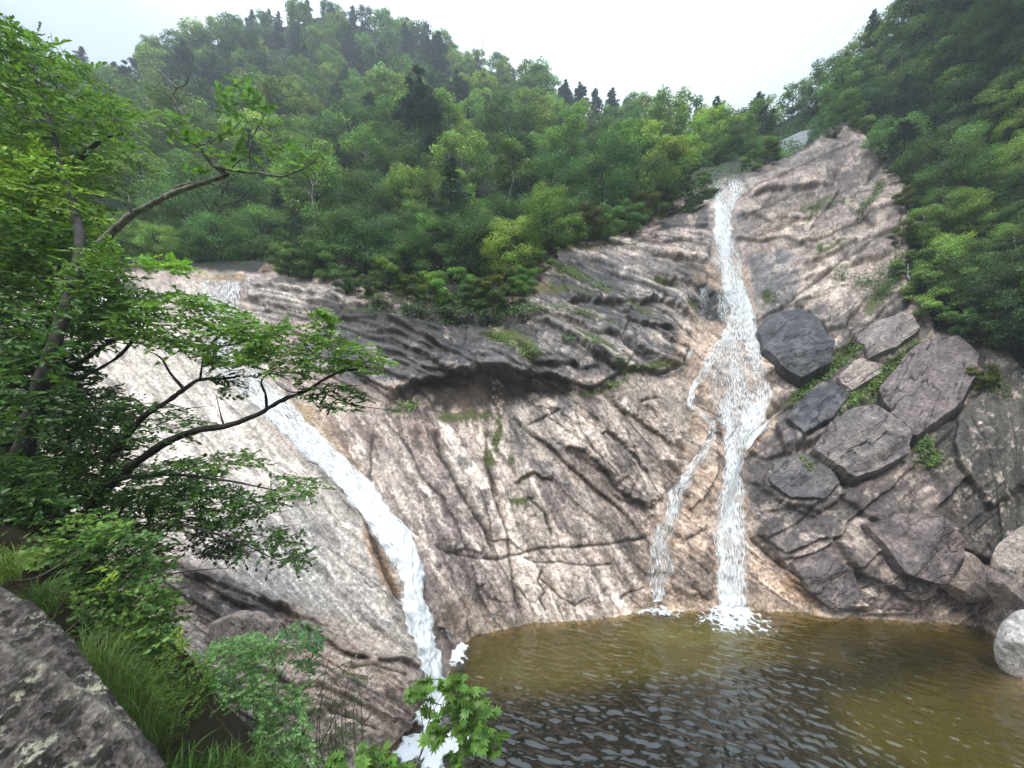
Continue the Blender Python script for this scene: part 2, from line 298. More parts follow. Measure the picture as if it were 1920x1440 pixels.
def polydist(pts, X, Y):
    """distance to a polyline, signed side (+ below/right of its direction), fraction along"""
    best = np.full(X.shape, 1e9); side = np.zeros(X.shape); fr = np.zeros(X.shape); n = len(pts)-1
    for k in range(n):
        ax, ay = pts[k]; bx, by = pts[k+1]; dx, dy = bx-ax, by-ay; l2 = dx*dx+dy*dy+1e-9
        t = np.clip(((X-ax)*dx+(Y-ay)*dy)/l2, 0, 1); d = np.hypot(X-ax-t*dx, Y-ay-t*dy)
        s = np.sign(dx*(Y-ay)-dy*(X-ax)); m = d < best
        best = np.where(m, d, best); side = np.where(m, s, side); fr = np.where(m, (k+t)/n, fr)
    return best, side, fr
def polysd(pts, X, Y):
    """signed distance to a polygon, + inside"""
    P = list(pts)+[pts[0]]; d, _, _ = polydist(P, X, Y); ins = np.zeros(X.shape, bool)
    for k in range(len(P)-1):
        x1, y1 = P[k]; x2, y2 = P[k+1]
        c = ((y1 > Y) != (y2 > Y)); ins ^= c & (X < (x2-x1)*(Y-y1)/((y2-y1) if y2 != y1 else 1e-9)+x1)
    return np.where(ins, d, -d)
DARKLINE = np.zeros_like(PX); TONE = np.zeros_like(PX)
def region(pts, soft, X=None, Y=None):
    R = np.zeros_like(PX); xs = [p[0] for p in pts]; ys = [p[1] for p in pts]; b = box(min(xs)-soft-25, min(ys)-soft-25, max(xs)+soft+25, max(ys)+soft+25)
    R[b] = sstep(-soft, soft, polysd(pts, wx[b], wy[b])); return R
# strata fields: (polygon, angle in the picture, ledge spacing px, amplitude m, how often)
SMASK = {}
STRATA = [
 ([(440,520),(700,560),(1000,600),(1010,640),(840,720),(640,620),(440,600)], 12, 17, .13, .75),
 ([(640,600),(900,600),(1000,700),(840,730),(650,760),(560,700)], 26, 24, .17, .6),
 ([(960,560),(1060,460),(1300,470),(1330,520),(1290,700),(1000,720),(900,640)], 29, 27, .14, .7),
 ([(1180,380),(1330,340),(1330,480),(1180,500)], 10, 17, .15, .8),
 ([(640,780),(960,770),(1180,740),(1230,850),(1180,1170),(880,1200),(700,900)], 63, 60, .09, .25),
 ([(960,760),(1180,720),(1300,800),(1280,900),(1200,1000),(1050,950)], 43, 44, .20, .5),
 ([(1280,560),(1450,560),(1470,800),(1420,1000),(1560,1160),(1170,1160),(1200,950),(1290,800)], 38, 44, .09, .5),
 ([(1420,560),(1740,560),(1740,800),(1880,800),(1880,1180),(1560,1160),(1400,980),(1420,800)], -36, 50, .20, .55),
 ([(1380,330),(1620,230),(1720,330),(1720,560),(1430,560)], -20, 36, .16, .55),
 ([(180,560),(400,560),(560,800),(780,1060),(790,1300),(560,1150),(330,1000)], 47, 60, .05, .35),
 ([(300,1060),(560,1130),(790,1280),(760,1440),(400,1450),(280,1200)], 30, 40, .22, .5),
 ([(1740,820),(2120,700),(2120,1300),(1880,1180),(1760,980)], 75, 60, .14, .4)]
for q, (poly, ang, sp, amp, often) in enumerate(STRATA):
    m = region(poly, 22); th = radians(ang); b = m > .001
    a = (cos(th)*PX+sin(th)*PY)[b]; c = (-sin(th)*PX+cos(th)*PY)[b]
    def blocks(sp, ln, am, seed, warp, of):
        """flat plates broken by cross joints; each plate has its own height and tilt"""
        t = c/sp+warp*fbm(PX[b]/230, PY[b]/230, s=seed, o=2)+.10*fbm(a/40, c/40, s=seed+1, o=3); k = np.floor(t); f = t-k
        al = a/(sp*ln)+.35*(f-.5)+_h(k, k*0, k*0, seed+2)*9+.10*fbm(a/30, c/30, s=seed+3, o=3); jn = np.floor(al); fa = al-jn
        h1 = _h(k, jn, k*0, seed+4); h2 = _h(k, jn, k*0+1, seed+4); h3 = _h(k, jn, k*0+2, seed+4); on = (h1 < of)
        v = am*np.where(on, (.35+.9*h2)*f**1.15+.35*(h3-.5)*(fa-.5), .12*(h3-.5)*(fa-.5))
        edge = on*(sstep(.13, .0, f)*.9)+.6*on*sstep(1.6/(sp*ln)*2, 0, np.minimum(fa, 1-fa))*(h3 > .45)
        return v, edge, h2
    v1, e1, _q = blocks(sp, 4.2, amp*1.5, 40+q, .9, often); v2, e2, _q2 = blocks(sp*.42, 5.0, amp*.5, 540+q, 1.3, often*.7)
    DISP[b] += (v1+v2)*m[b]; DARKLINE[b] = np.maximum(DARKLINE[b], m[b]*np.maximum(e1*.95, e2*.55)); TONE[b] += m[b]*(.35*(_q-.5)+.25*(_q2-.5))
    # random joints: zero lines of stretched noise
    for sc, wdn, st in ((1, .020, 1), (.45, .035, .8)):
        sa_, sc_ = (190, 19) if q < 4 else (85, 26)
        nn_ = fbm(a/(sa_*sc)+q, c/(sc_*sc), s=220+q, o=4, g=.55)+.06*vn(a/5, c/5, s=260+q); gg = sstep(.0, .4, vn(a/(70*sc), c/(50*sc), s=240+q)+often-.55)
        ln = np.exp(-(nn_/wdn)**2)*gg*m[b]*st*(.35 if q == 9 else 1)
        DISP[b] -= .10*sc*ln; DARKLINE[b] = np.maximum(DARKLINE[b], ln*.8)
# traced ledges L (upper side stands proud) and cracks K; (kind, width px, metres, points)
LINES = [
 ('L',70,.75,[(880,690),(915,696),(960,697),(1000,707),(1020,705),(1065,718),(1107,727),(1140,712),(1160,697),(1200,693),(1240,700),(1280,684)]),
 ('L',60,.8,[(735,742),(770,722),(810,716),(850,702),(890,690)]),
 ('L',36,.55,[(990,607),(1030,618),(1073,640),(1123,680),(1160,697)]),('L',34,.5,[(1033,597),(1070,610),(1107,630),(1157,637)]),
 ('L',36,.6,[(1157,637),(1207,667),(1240,676),(1273,690)]),('L',34,.55,[(1157,600),(1190,610),(1223,623),(1250,647),(1290,657)]),
 ('L',38,.65,[(1053,573),(1100,572),(1140,577),(1175,598),(1207,617),(1273,623)]),('L',30,.35,[(1057,497),(1100,510),(1145,532)]),
 ('L',44,.6,[(1073,486),(1120,500),(1173,517),(1225,530),(1285,545)]),('L',30,.7,[(1195,577),(1212,568),(1240,566),(1262,576),(1278,592)]),
 ('L',26,.35,[(940,623),(958,640),(977,657),(1000,687),(1040,690)]),('L',26,.4,[(993,613),(1015,640),(1040,667),(1080,693),(1123,693)]),
 ('L',34,.5,[(640,603),(680,600),(723,600),(760,618),(807,637),(840,660)]),('L',26,.42,[(707,637),(740,645),(773,660),(833,677)]),
 ('L',26,.42,[(707,653),(750,668),(790,687),(827,700)]),('L',24,.35,[(737,677),(780,695),(820,713)]),('L',24,.4,[(673,710),(700,724),(730,742)]),
 ('L',44,.9,[(600,568),(640,573),(723,579),(807,603),(870,606),(940,607),(1030,597)]),
 ('L',20,.3,[(463,537),(520,543),(570,555),(620,557),(660,550)]),('L',20,.35,[(463,563),(510,566),(553,573),(640,580)]),('L',22,.4,[(480,582),(533,590),(597,600),(670,602)]),
 ('L',18,.3,[(543,620),(570,627),(610,630)]),('L',26,.45,[(687,630),(753,633),(820,657)]),('L',22,.3,[(1180,452),(1240,460),(1325,452)]),('L',22,.3,[(1200,478),(1260,488),(1325,496)]),
 ('L',30,.45,[(1190,415),(1240,398),(1290,395),(1335,382)]),('L',24,.4,[(1215,440),(1260,428),(1330,424)]),
 ('K',9,.5,[(822,800),(815,826),(828,860),(842,885),(862,925),(885,962),(910,1000),(930,1040)]),('K',7,.4,[(907,797),(910,835),(913,870),(925,920),(936,960),(950,1000),(955,1060),(965,1110),(978,1160)]),
 ('K',7,.35,[(700,813),(694,860),(690,913)]),('L',46,.75,[(1053,840),(1070,843),(1090,850),(1112,866),(1133,890),(1142,912),(1155,925),(1180,938),(1210,952),(1232,940)]),
 ('L',30,.4,[(1120,815),(1133,810),(1150,822),(1160,833),(1200,870),(1215,905)]),('L',34,.5,[(1140,713),(1141,735),(1146,757),(1165,772),(1183,777),(1205,797),(1233,813),(1273,843)]),
 ('L',40,.5,[(967,910),(985,893),(1000,887),(1018,897),(1035,898)]),('K',5,.3,[(983,800),(1017,786),(1053,765)]),('K',5,.3,[(1200,753),(1240,740)]),
 ('K',6,.4,[(983,925),(1000,945),(1017,960),(1030,985),(1036,1010)]),('L',22,.2,[(920,1017),(940,1010),(953,1012),(975,1030)]),
 ('K',5,.28,[(800,1022),(840,1037),(885,1047),(933,1050),(967,1040),(1010,1030),(1057,1027),(1130,1022),(1185,1014),(1230,1000)]),('K',4,.2,[(970,1040),(1013,1057),(1050,1055),(1113,1060),(1153,1057)]),
 ('K',5,.3,[(1017,1060),(1008,1093),(1020,1110),(1012,1125),(1024,1150)]),('K',4,.25,[(1160,1123),(1173,1113),(1190,1106),(1207,1100)]),('L',40,.35,[(838,1000),(840,1018),(843,1035),(870,1030),(900,1040)]),
 ('K',5,.25,[(1010,1080),(1030,1100),(1050,1120),(1075,1135),(1100,1120)]),('K',4,.2,[(1170,800),(1190,850),(1200,880)]),
 ('K',6,.5,[(1430,605),(1467,578),(1513,547),(1563,507),(1600,470)]),('L',30,.5,[(1493,575),(1505,590),(1520,607),(1545,625),(1570,640)]),
 ('K',12,.8,[(1430,790),(1453,773),(1513,727),(1567,687),(1613,640),(1673,590),(1720,555)]),('L',30,.5,[(1467,790),(1480,802),(1493,807),(1515,806),(1533,797),(1557,780),(1580,755)]),
 ('L',34,.55,[(1400,845),(1420,856),(1440,860),(1480,850),(1520,833),(1560,826)]),('K',14,.9,[(1505,845),(1513,853),(1530,878),(1547,890),(1580,912),(1620,893),(1665,865),(1713,830),(1760,795),(1807,757)]),
 ('K',7,.5,[(1403,1003),(1425,1025),(1447,1047),(1475,1070),(1497,1083),(1547,1110),(1580,1147)]),('L',30,.4,[(1407,993),(1435,1015),(1467,1037),(1500,1022),(1527,1010),(1560,1008)]),
 ('L',28,.4,[(1480,1095),(1520,1122),(1560,1145),(1620,1150)]),('K',12,.8,[(1763,970),(1775,1000),(1800,1033),(1835,1050),(1868,1060)]),('L',40,.5,[(1560,930),(1600,960),(1650,1000),(1700,1030),(1720,1060)]),
 ('L',30,.4,[(1400,900),(1440,915),(1490,905),(1540,925)]),('L',26,.4,[(1430,960),(1480,955),(1530,975)]),('K',6,.4,[(1280,1013),(1310,1000),(1330,990)]),('K',6,.4,[(1283,1040),(1300,1055),(1323,1078)]),('K',5,.35,[(1280,1095),(1300,1110),(1330,1130)]),
 ('L',30,.5,[(1407,370),(1440,358),(1480,357),(1563,347)]),('L',30,.4,[(1513,440),(1530,410),(1547,390),(1580,347)]),('L',36,.5,[(1380,445),(1420,452),(1470,440),(1530,470)]),
 ('K',9,.6,[(1620,350),(1640,325),(1663,293)]),('L',26,.35,[(1590,490),(1640,455),(1690,430)]),('L',34,.4,[(1500,500),(1560,480),(1610,455)]),('L',26,.4,[(1380,410),(1410,400),(1450,425)]),
 ('L',40,.4,[(1330,800),(1355,830),(1380,800)]),('K',6,.4,[(1300,860),(1325,830),(1345,800),(1352,830)]),('L',30,.4,[(1325,560),(1345,545),(1362,556)]),
 ('K',6,.35,[(620,850),(660,890),(690,915)]),('K',5,.2,[(520,760),(560,800),(610,840),(640,880)]),('K',7,.4,[(680,905),(684,950),(690,990),(705,1030),(745,1115),(755,1130)]),
 ('L',40,.6,[(330,1075),(390,1090),(450,1110),(520,1140),(570,1170)]),('L',30,.4,[(560,1180),(600,1195),(650,1230),(700,1240)]),('K',6,.4,[(640,1260),(700,1250),(760,1270)]),('L',30,.4,[(420,1160),(480,1165),(540,1178)]),
 ('L',40,.5,[(700,1240),(750,1238),(785,1260)]),('K',6,.3,[(590,1330),(640,1350),(700,1380)]),('L',16,.25,[(815,1170),(840,1210),(850,1235)])]
for kind, wd, am, pts in LINES:
    xs = [p[0] for p in pts]; ys = [p[1] for p in pts]; m = wd*2.2+15; b = box(min(xs)-m, min(ys)-m, max(xs)+m, max(ys)+m)
    d, s, fr = polydist(pts, wxs[b], wys[b]); jag = .75+.5*vn(fr*len(pts)*3.1, fr*0+am*37, s=11)
    tp = sstep(0, .08, fr)*sstep(1, .92, fr)
    am *= .62
    if kind == 'L':
        # polyline runs left to right: s<0 is the upper side
        up = s < 0
        DISP[b] += np.where(up, am*np.exp(-d/(wd*.55)), -.10*np.exp(-d/6))*tp*jag
        DARKLINE[b] = np.maximum(DARKLINE[b], np.where(up, np.exp(-d/1.5), np.exp(-(d/6.5)**1.5))*tp*(.75+.5*jag-.37))
    else:
        DISP[b] -= am*np.exp(-(d/(wd*.6))**2)*tp*jag
        DARKLINE[b] = np.maximum(DARKLINE[b], np.exp(-(d/(wd*.45))**2)*tp)
# free-standing swells of the lower wall
def swell(pts, soft, am):
    global DISP
    DISP = DISP+am*region(pts, soft)
swell([(826,800),(850,795),(878,850),(915,940),(930,1000),(880,950),(845,885)], 14, .35)
swell([(1010,1070),(1070,1060),(1110,1100),(1130,1130),(1060,1140)], 22, .3)
swell([(560,1170),(700,1240),(780,1270),(740,1400),(600,1400)], 30, .5)
swell([(1300,860),(1350,810),(1400,860),(1350,960)], 18, .35); swell([(1230,1060),(1320,1030),(1330,1120),(1250,1120)], 18, .3)
swell([(1560,1040),(1660,1000),(1740,1080),(1700,1150),(1600,1130)], 30, .45); swell([(1540,900),(1700,920),(1760,1010),(1640,1000)], 30, .6)
HARD = [([(1440,880),(1470,862),(1520,850),(1560,880),(1572,930),(1530,960),(1470,950),(1430,920)], .35), ([(1455,800),(1510,745),(1560,720),(1600,742),(1580,790),(1530,836),(1470,845)], .45), ([(1560,1000),(1620,960),(1700,950),(1760,990),(1765,1050),(1700,1100),(1620,1090),(1570,1050)], .55),
 ([(1430,1000),(1490,985),(1550,1010),(1580,1080),(1600,1140),(1540,1130),(1480,1080)], .35), ([(1590,625),(1650,605),(1720,610),(1725,650),(1660,690),(1600,680)], .3), ([(1480,560),(1560,500),(1640,480),(1650,540),(1580,620),(1520,630)], .4), ([(1560,380),(1640,350),(1690,400),(1680,470),(1600,500),(1560,450)], .3),
 ([(1430,700),(1470,730),(1500,735),(1480,765),(1440,770)], .3), ([(1580,1110),(1640,1100),(1690,1130),(1680,1160),(1600,1155)], .25), ([(1060,845),(1110,800),(1180,850),(1240,935),(1200,950),(1150,930),(1120,880)], .25), ([(1290,830),(1340,805),(1345,850),(1320,930),(1290,960),(1275,900)], .25), ([(1235,1035),(1290,1015),(1330,1040),(1330,1110),(1280,1120),(1250,1090)], .25), ([(1800,780),(1880,700),(1990,700),(2000,860),(1860,960),(1790,880)], .4)]
HARD += [(p_, .30) for p_ in ([(1000,607),(1033,597),(1110,632),(1157,640),(1180,665),(1160,697),(1123,680),(1073,640)], [(1060,573),(1140,577),(1175,598),(1157,637),(1107,630),(1035,597)], [(1160,600),(1223,623),(1290,657),(1273,690),(1207,667),(1157,637)],
 [(1050,500),(1100,510),(1145,532),(1195,570),(1140,575),(1060,560)], [(1145,532),(1225,535),(1285,548),(1290,600),(1240,566),(1195,570)], [(950,610),(990,612),(1040,667),(1080,693),(1040,690),(1000,687),(960,640)], [(880,610),(940,623),(975,657),(1000,700),(915,696),(870,650)],
 [(840,640),(880,660),(910,694),(850,700),(810,680)], [(707,637),(773,642),(833,670),(827,680),(770,660)], [(700,660),(780,690),(820,712),(770,722),(700,690)], [(640,640),(700,650),(700,690),(640,680)], [(1180,455),(1325,455),(1325,492),(1200,478)], [(1190,490),(1320,500),(1325,540),(1225,530),(1190,510)],
 [(1395,345),(1480,320),(1570,300),(1560,345),(1480,356),(1405,368)], [(1450,365),(1540,352),(1530,405),(1450,420)], [(1620,350),(1690,310),(1700,400),(1640,430),(1590,400)], [(470,540),(560,545),(650,560),(640,590),(540,585),(470,565)])]
for hi_, (pl_, am_) in enumerate(HARD):
    TONE += .22*np.sin(hi_*2.7)*region(pl_, 3)
    m_ = region(pl_, 3); xs = [p[0] for p in pl_]; ys = [p[1] for p in pl_]; gx_ = (PX-min(xs))/(max(xs)-min(xs)); gy_ = (PY-min(ys))/(max(ys)-min(ys)); DISP += am_*m_*(.45+.75*np.clip(gy_, 0, 1)-.2*np.clip(gx_, 0, 1))
    R_ = region(pl_, 3); DARKLINE = np.maximum(DARKLINE, .8*np.clip(1-np.abs(R_-.35)/.3, 0, 1)*(PY > np.mean(ys)-15))
DISP += -.35*region([(740,745),(830,712),(900,700),(1090,728),(1110,745),(960,772),(820,775),(760,770)], 26)
def blur(A, n=1):
    for _ in range(n):
        Q = np.pad(A, 1, mode='edge'); A = (Q[:-2]+2*Q[1:-1]+Q[2:])/4; A = (A[:, :-2]+2*A[:, 1:-1]+A[:, 2:])/4
    return A
DISP = blur(DISP, 1)
P0 = W(PX, PY, D0)
smooth_mask = region(STRATA[9][0], 30)        # the polished slab beside the left fall
rough = 1-.78*smooth_mask
DISP += rough*(.30*fbm(P0[..., 0]/4.5, P0[..., 1]/4.5, P0[..., 2]/4.5, s=21, o=2)+.10*np.abs(fbm(P0[..., 0]/.5, P0[..., 1]/.5, P0[..., 2]/.7, s=22, o=4))+.02*fbm(P0[..., 0]/.12, P0[..., 1]/.12, P0[..., 2]/.12, s=23, o=2))
DISP *= 1-.5*sstep(1165, 1260, PY)*sstep(860, 900, PX)
Nn = unit(np.cross(np.gradient(P0, axis=1), np.gradient(P0, axis=0)))
if Nn[300, 300, 1] > 0: Nn = -Nn
PR = P0+Nn*DISP[..., None]
# ---- albedo, painted region by region (stains, wet rock, clean water-polished granite, shade of the recess)
def C(r, g, b): return np.array([r, g, b])
base = C(.43, .355, .32); CO = np.ones((ny, nx, 1))*base
WET = np.zeros_like(PX)
mott = fbm(PX/55, PY/55, s=31, o=5); mott2 = fbm(PX/16, PY/16, s=32, o=4, g=.65)
def blend(m, c, wet=None):
    global CO, WET
    CO = CO*(1-m[..., None])+np.asarray(c)*m[..., None]
    if wet is not None: WET = WET*(1-m)+wet*m
blend(sstep(-.1, .5, mott)*.7, C(.30, .235, .225)); blend(sstep(.1, .5, -mott+.3*mott2)*.8, C(.56, .49, .44))
def streak(ang, a_s, c_s, s, x=None, y=None):
    th = radians(ang); a = cos(th)*wx+sin(th)*wy; c = -sin(th)*wx+cos(th)*wy
    return fbm(a/a_s, c/c_s, s=s, o=5, g=.62)
ST = streak(62, 170, 13, 50); ST2 = streak(88, 160, 9, 51); ST3 = streak(50, 300, 7, 52); ST4 = streak(-38, 120, 16, 53); ST5 = streak(28, 150, 12, 54)
REG = [ # polygon, softness, colour, strength, wetness, breakup field, breakup threshold
 ([(-20,520),(400,540),(560,760),(700,930),(780,1080),(800,1290),(560,1150),(330,1040),(-20,1000)], 20, (.52,.48,.445), .95, .25, None, 0),
 ([(640,600),(1000,600),(1060,470),(1340,500),(1340,560),(1280,700),(1020,715),(840,735),(560,700),(560,640)], 12, (.115,.115,.125), .9, .85, 'ST5', -.5),
 ([(1020,450),(1200,440),(1340,440),(1340,540),(1180,520),(1050,490)], 10, (.40,.36,.34), .8, .3, 'ST5', -.25),
 ([(1100,600),(1280,600),(1290,690),(1130,680)], 14, (.42,.38,.36), .8, .3, 'ST5', 0),
 ([(460,520),(660,535),(680,560),(640,600),(480,610)], 8, (.40,.37,.35), .85, .3, 'ST5', -.5),
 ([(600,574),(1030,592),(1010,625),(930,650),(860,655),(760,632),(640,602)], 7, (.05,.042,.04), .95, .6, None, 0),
 ([(720,745),(820,705),(900,688),(1100,722),(1110,745),(1060,765),(950,778),(900,798),(790,790),(720,785)], 8, (.055,.04,.03), .95, .2, None, 0),  # recess: brown rock with the shade under the overhang painted in
 ([(850,700),(920,700),(930,770),(880,780),(840,770)], 8, (.15,.085,.05), .6, .3, 'ST2', -.2),
 ([(590,775),(720,780),(830,800),(860,850),(760,880),(640,830)], 16, (.25,.15,.135), .85, .2, 'ST', -.25),
 ([(700,840),(870,800),(940,960),(900,1150),(850,1100),(740,960)], 16, (.25,.205,.21), .85, .4, 'ST', -.3),
 ([(760,800),(800,790),(850,830),(830,850),(770,840)], 8, (.12,.06,.035), .7, .3, 'ST2', -.3),
 ([(640,890),(700,850),(760,870),(780,960),(760,980),(700,960)], 12, (.52,.46,.42), .75, .2, 'ST', -.3),
 ([(823,805),(845,796),(865,830),(905,930),(915,990),(880,950),(842,880)], 5, (.55,.52,.49), .95, .2, 'ST', -.5),
 ([(925,790),(1000,780),(1010,860),(1020,960),(1110,1160),(990,1165),(945,1000),(920,880)], 9, (.60,.53,.47), .9, .2, 'ST', -.35),
 ([(950,765),(1080,740),(1060,800),(1040,905),(985,890),(955,830)], 7, (.15,.155,.165), .92, .8, 'ST', -.5),
 ([(1000,880),(1060,900),(1140,980),(1130,1010),(1050,1000),(1010,930)], 9, (.19,.18,.185), .8, .6, 'ST', -.3),
 ([(1050,780),(1200,740),(1290,830),(1260,940),(1200,960),(1120,850),(1060,830)], 12, (.53,.46,.41), .85, .2, 'ST5', -.35),
 ([(1090,880),(1140,900),(1160,960),(1150,1000),(1080,920)], 8, (.22,.19,.185), .7, .4, 'ST', -.2),
 ([(1040,1050),(1120,1060),(1150,1100),(1090,1150),(1050,1120)], 12, (.30,.26,.255), .7, .4, None, 0),
 ([(1290,500),(1400,500),(1440,640),(1470,790),(1410,860),(1420,980),(1560,1165),(1170,1170),(1195,1000),(1240,880),(1290,760),(1250,700)], 14, (.50,.375,.28), .85, .45, None, 0),
 ([(1170,700),(1290,700),(1300,830),(1240,860),(1160,760)], 12, (.47,.41,.36), .8, .2, None, 0),
 ([(1240,1050),(1320,1040),(1330,1100),(1260,1110)], 9, (.27,.21,.18), .7, .5, 'ST4', -.3),
 ([(1290,540),(1330,538),(1370,565),(1350,605),(1300,590)], 5, (.06,.06,.065), .95, .9, None, 0),
 ([(1225,400),(1330,385),(1330,430),(1240,432)], 6, (.09,.075,.075), .85, .6, None, 0),
 ([(1385,400),(1400,378),(1440,375),(1452,410),(1440,438),(1395,440)], 5, (.20,.22,.26), .95, .9, None, 0),
 ([(1390,340),(1560,250),(1700,330),(1700,560),(1560,640),(1480,590),(1400,470)], 18, (.30,.25,.23), .9, .2, None, 0),
 ([(1450,400),(1560,370),(1640,440),(1600,520),(1560,600),(1500,580),(1450,520)], 18, (.46,.39,.34), .8, .15, 'ST4', -.05),
 ([(1540,280),(1600,235),(1670,290),(1660,350),(1580,440),(1520,420)], 14, (.22,.185,.185), .85, .15, 'mott2', -.3),
 ([(1330,325),(1420,310),(1560,250),(1620,238),(1560,300),(1440,330),(1400,360)], 6, (.23,.20,.19), .8, .2, None, 0),
 ([(1400,480),(1480,470),(1500,540),(1450,610),(1420,580)], 9, (.15,.16,.18), .85, .8, 'ST4', -.35),
 ([(1460,770),(1560,690),(1640,640),(1580,760),(1550,830),(1440,860)], 9, (.12,.12,.13), .9, .7, 'ST4', -.5),
 ([(1540,680),(1610,660),(1640,690),(1600,730)], 6, (.44,.38,.33), .8, .1, None, 0),
 ([(1590,620),(1700,600),(1730,640),(1650,680)], 10, (.30,.25,.23), .8, .1, None, 0),
 ([(1400,860),(1520,850),(1600,920),(1580,1010),(1440,1040),(1410,980)], 14, (.13,.12,.125), .9, .65, 'ST4', -.4),
 ([(1440,1040),(1600,990),(1760,960),(1820,1060),(1700,1160),(1590,1150)], 18, (.22,.175,.17), .85, .4, 'mott2', -.25),
 ([(1560,920),(1700,900),(1780,990),(1700,1040),(1640,1000)], 14, (.16,.12,.115), .85, .5, 'mott', -.3),
 ([(1480,1070),(1540,1110),(1520,1140),(1470,1110)], 9, (.36,.2,.09), .7, .4, None, 0),
 ([(1560,600),(1700,540),(1790,600),(1890,700),(1880,790),(1740,850),(1600,780),(1500,830),(1560,700)], 14, (.17,.145,.138), .8, .3, 'mott2', -.3),
 ([(1720,1060),(1860,1040),(1870,1165),(1720,1160)], 10, (.40,.33,.29), .7, .1, 'mott2', -.3),
 ([(1720,830),(1830,760),(1930,650),(2130,640),(2130,1060),(1870,1060),(1780,990),(1740,900)], 16, (.085,.088,.072), .92, .1, 'mott2', -.55),
 ([(540,745),(600,765),(650,830),(690,900),(690,930),(650,890),(600,830),(560,790)], 6, (.43,.30,.16), .85, .5, None, 0),
 ([(585,760),(640,800),(655,840),(615,810)], 6, (.2,.13,.09), .8, .3, None, 0),
 ([(680,960),(720,1040),(752,1105),(748,1122),(715,1095),(685,1020)], 7, (.34,.17,.055), .85, .5, None, 0),
 ([(375,517),(465,518),(465,532),(375,530)], 4, (.42,.27,.11), .8, .6, None, 0),
 ([(560,900),(620,960),(690,1060),(760,1150),(730,1160),(620,1050),(540,960)], 12, (.33,.32,.30), .7, .4, 'ST3', -.1),
 ([(300,1050),(430,1075),(520,1140),(520,1170),(380,1160),(300,1120)], 14, (.11,.09,.09), .85, .3, None, 0),
 ([(520,1130),(640,1160),(780,1250),(790,1300),(740,1400),(560,1420),(480,1240)], 20, (.50,.385,.32), .85, .1, None, 0),
 ([(640,1290),(740,1290),(760,1350),(700,1370),(640,1340)], 20, (.17,.13,.12), .6, .2, 'mott2', -.2),
 ([(400,1300),(520,1310),(560,1440),(400,1440)], 20, (.14,.11,.115), .7, .2, 'mott', -.2),
 ([(840,1130),(900,1120),(960,1165),(870,1200),(800,1180)], 10, (.36,.26,.18), .7, .5, None, 0)]
FLD = dict(ST=ST, ST2=ST2, ST3=ST3, ST4=ST4, ST5=ST5, mott=mott, mott2=mott2)
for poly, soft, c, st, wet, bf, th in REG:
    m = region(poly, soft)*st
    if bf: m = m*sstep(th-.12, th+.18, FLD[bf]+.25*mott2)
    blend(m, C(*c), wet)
blend(region([(1400,860),(1480,770),(1600,720),(1760,850),(1880,960),(1870,1060),(1740,1150),(1600,1150),(1500,1100),(1410,990)], 20)*sstep(-.5, 0, mott+.4*mott2)*.55, C(.115, .095, .092), .5)
blend(region([(640,590),(900,600),(1000,560),(1070,480),(1300,520),(1290,600),(1160,640),(1010,690),(840,720),(640,690)], 14)*sstep(-.45, .1, ST5+.5*mott2)*.6, C(.10, .10, .108), .8)
blend(region([(1405,590),(1440,560),(1520,560),(1600,620),(1600,700),(1500,770),(1440,760),(1420,700)], 16)*sstep(-.5, .1, mott2)*.6, C(.12, .11, .112), .7)
# water streaks: pale mineral lines and dark wet lines
lowwall = region([(600,780),(1250,740),(1280,900),(1180,1170),(880,1200),(690,900)], 20)
blend(lowwall*.28, C(.56, .47, .43)); blend(lowwall*sstep(.08, .3, ST)*.7, C(.62, .55, .50)); blend(lowwall*sstep(.12, .34, -ST)*.6, C(.17, .135, .14), .6)
slab = region(STRATA[9][0], 30); blend(slab*sstep(.05, .3, ST3)*.5, C(.58, .56, .53)); blend(slab*sstep(.1, .35, -ST3)*.4, C(.28, .25, .235), .5)
rightr = region(STRATA[7][0], 20); blend(rightr*sstep(.2, .42, ST4)*.4, C(.42, .34, .29)); blend(rightr*sstep(.2, .45, -ST4)*.5, C(.08, .075, .08), .5)
ups = region(STRATA[2][0], 16); blend(ups*sstep(.12, .35, ST5+.3*mott2)*.6, C(.45, .40, .37), .2)
gr = np.zeros_like(PX); tw_ = np.zeros_like(PX)+1e-3
for q, (poly, ang, sp_, amp_, of_) in enumerate(STRATA):
    m = region(poly, 30); b = m > .01; th = radians(ang); a = (cos(th)*wx+sin(th)*wy)[b]; c = (-sin(th)*wx+cos(th)*wy)[b]
    gr[b] += m[b]*(.6*fbm(a/26, c/8, s=400+q, o=5, g=.75)+.5*fbm(a/70, c/6, s=700+q, o=4, g=.7)); tw_ += m
gr = gr/tw_
CO = CO*np.clip(1+.95*gr, .35, 1.9)[..., None]
pt = fbm(PX/30, PY/30, s=431, o=6, g=.72)
blend(sstep(.18, .34, pt)*.5*(1-.8*slab), C(.10, .085, .082), .4); blend(sstep(.16, .32, -pt)*.4, C(.64, .55, .47))
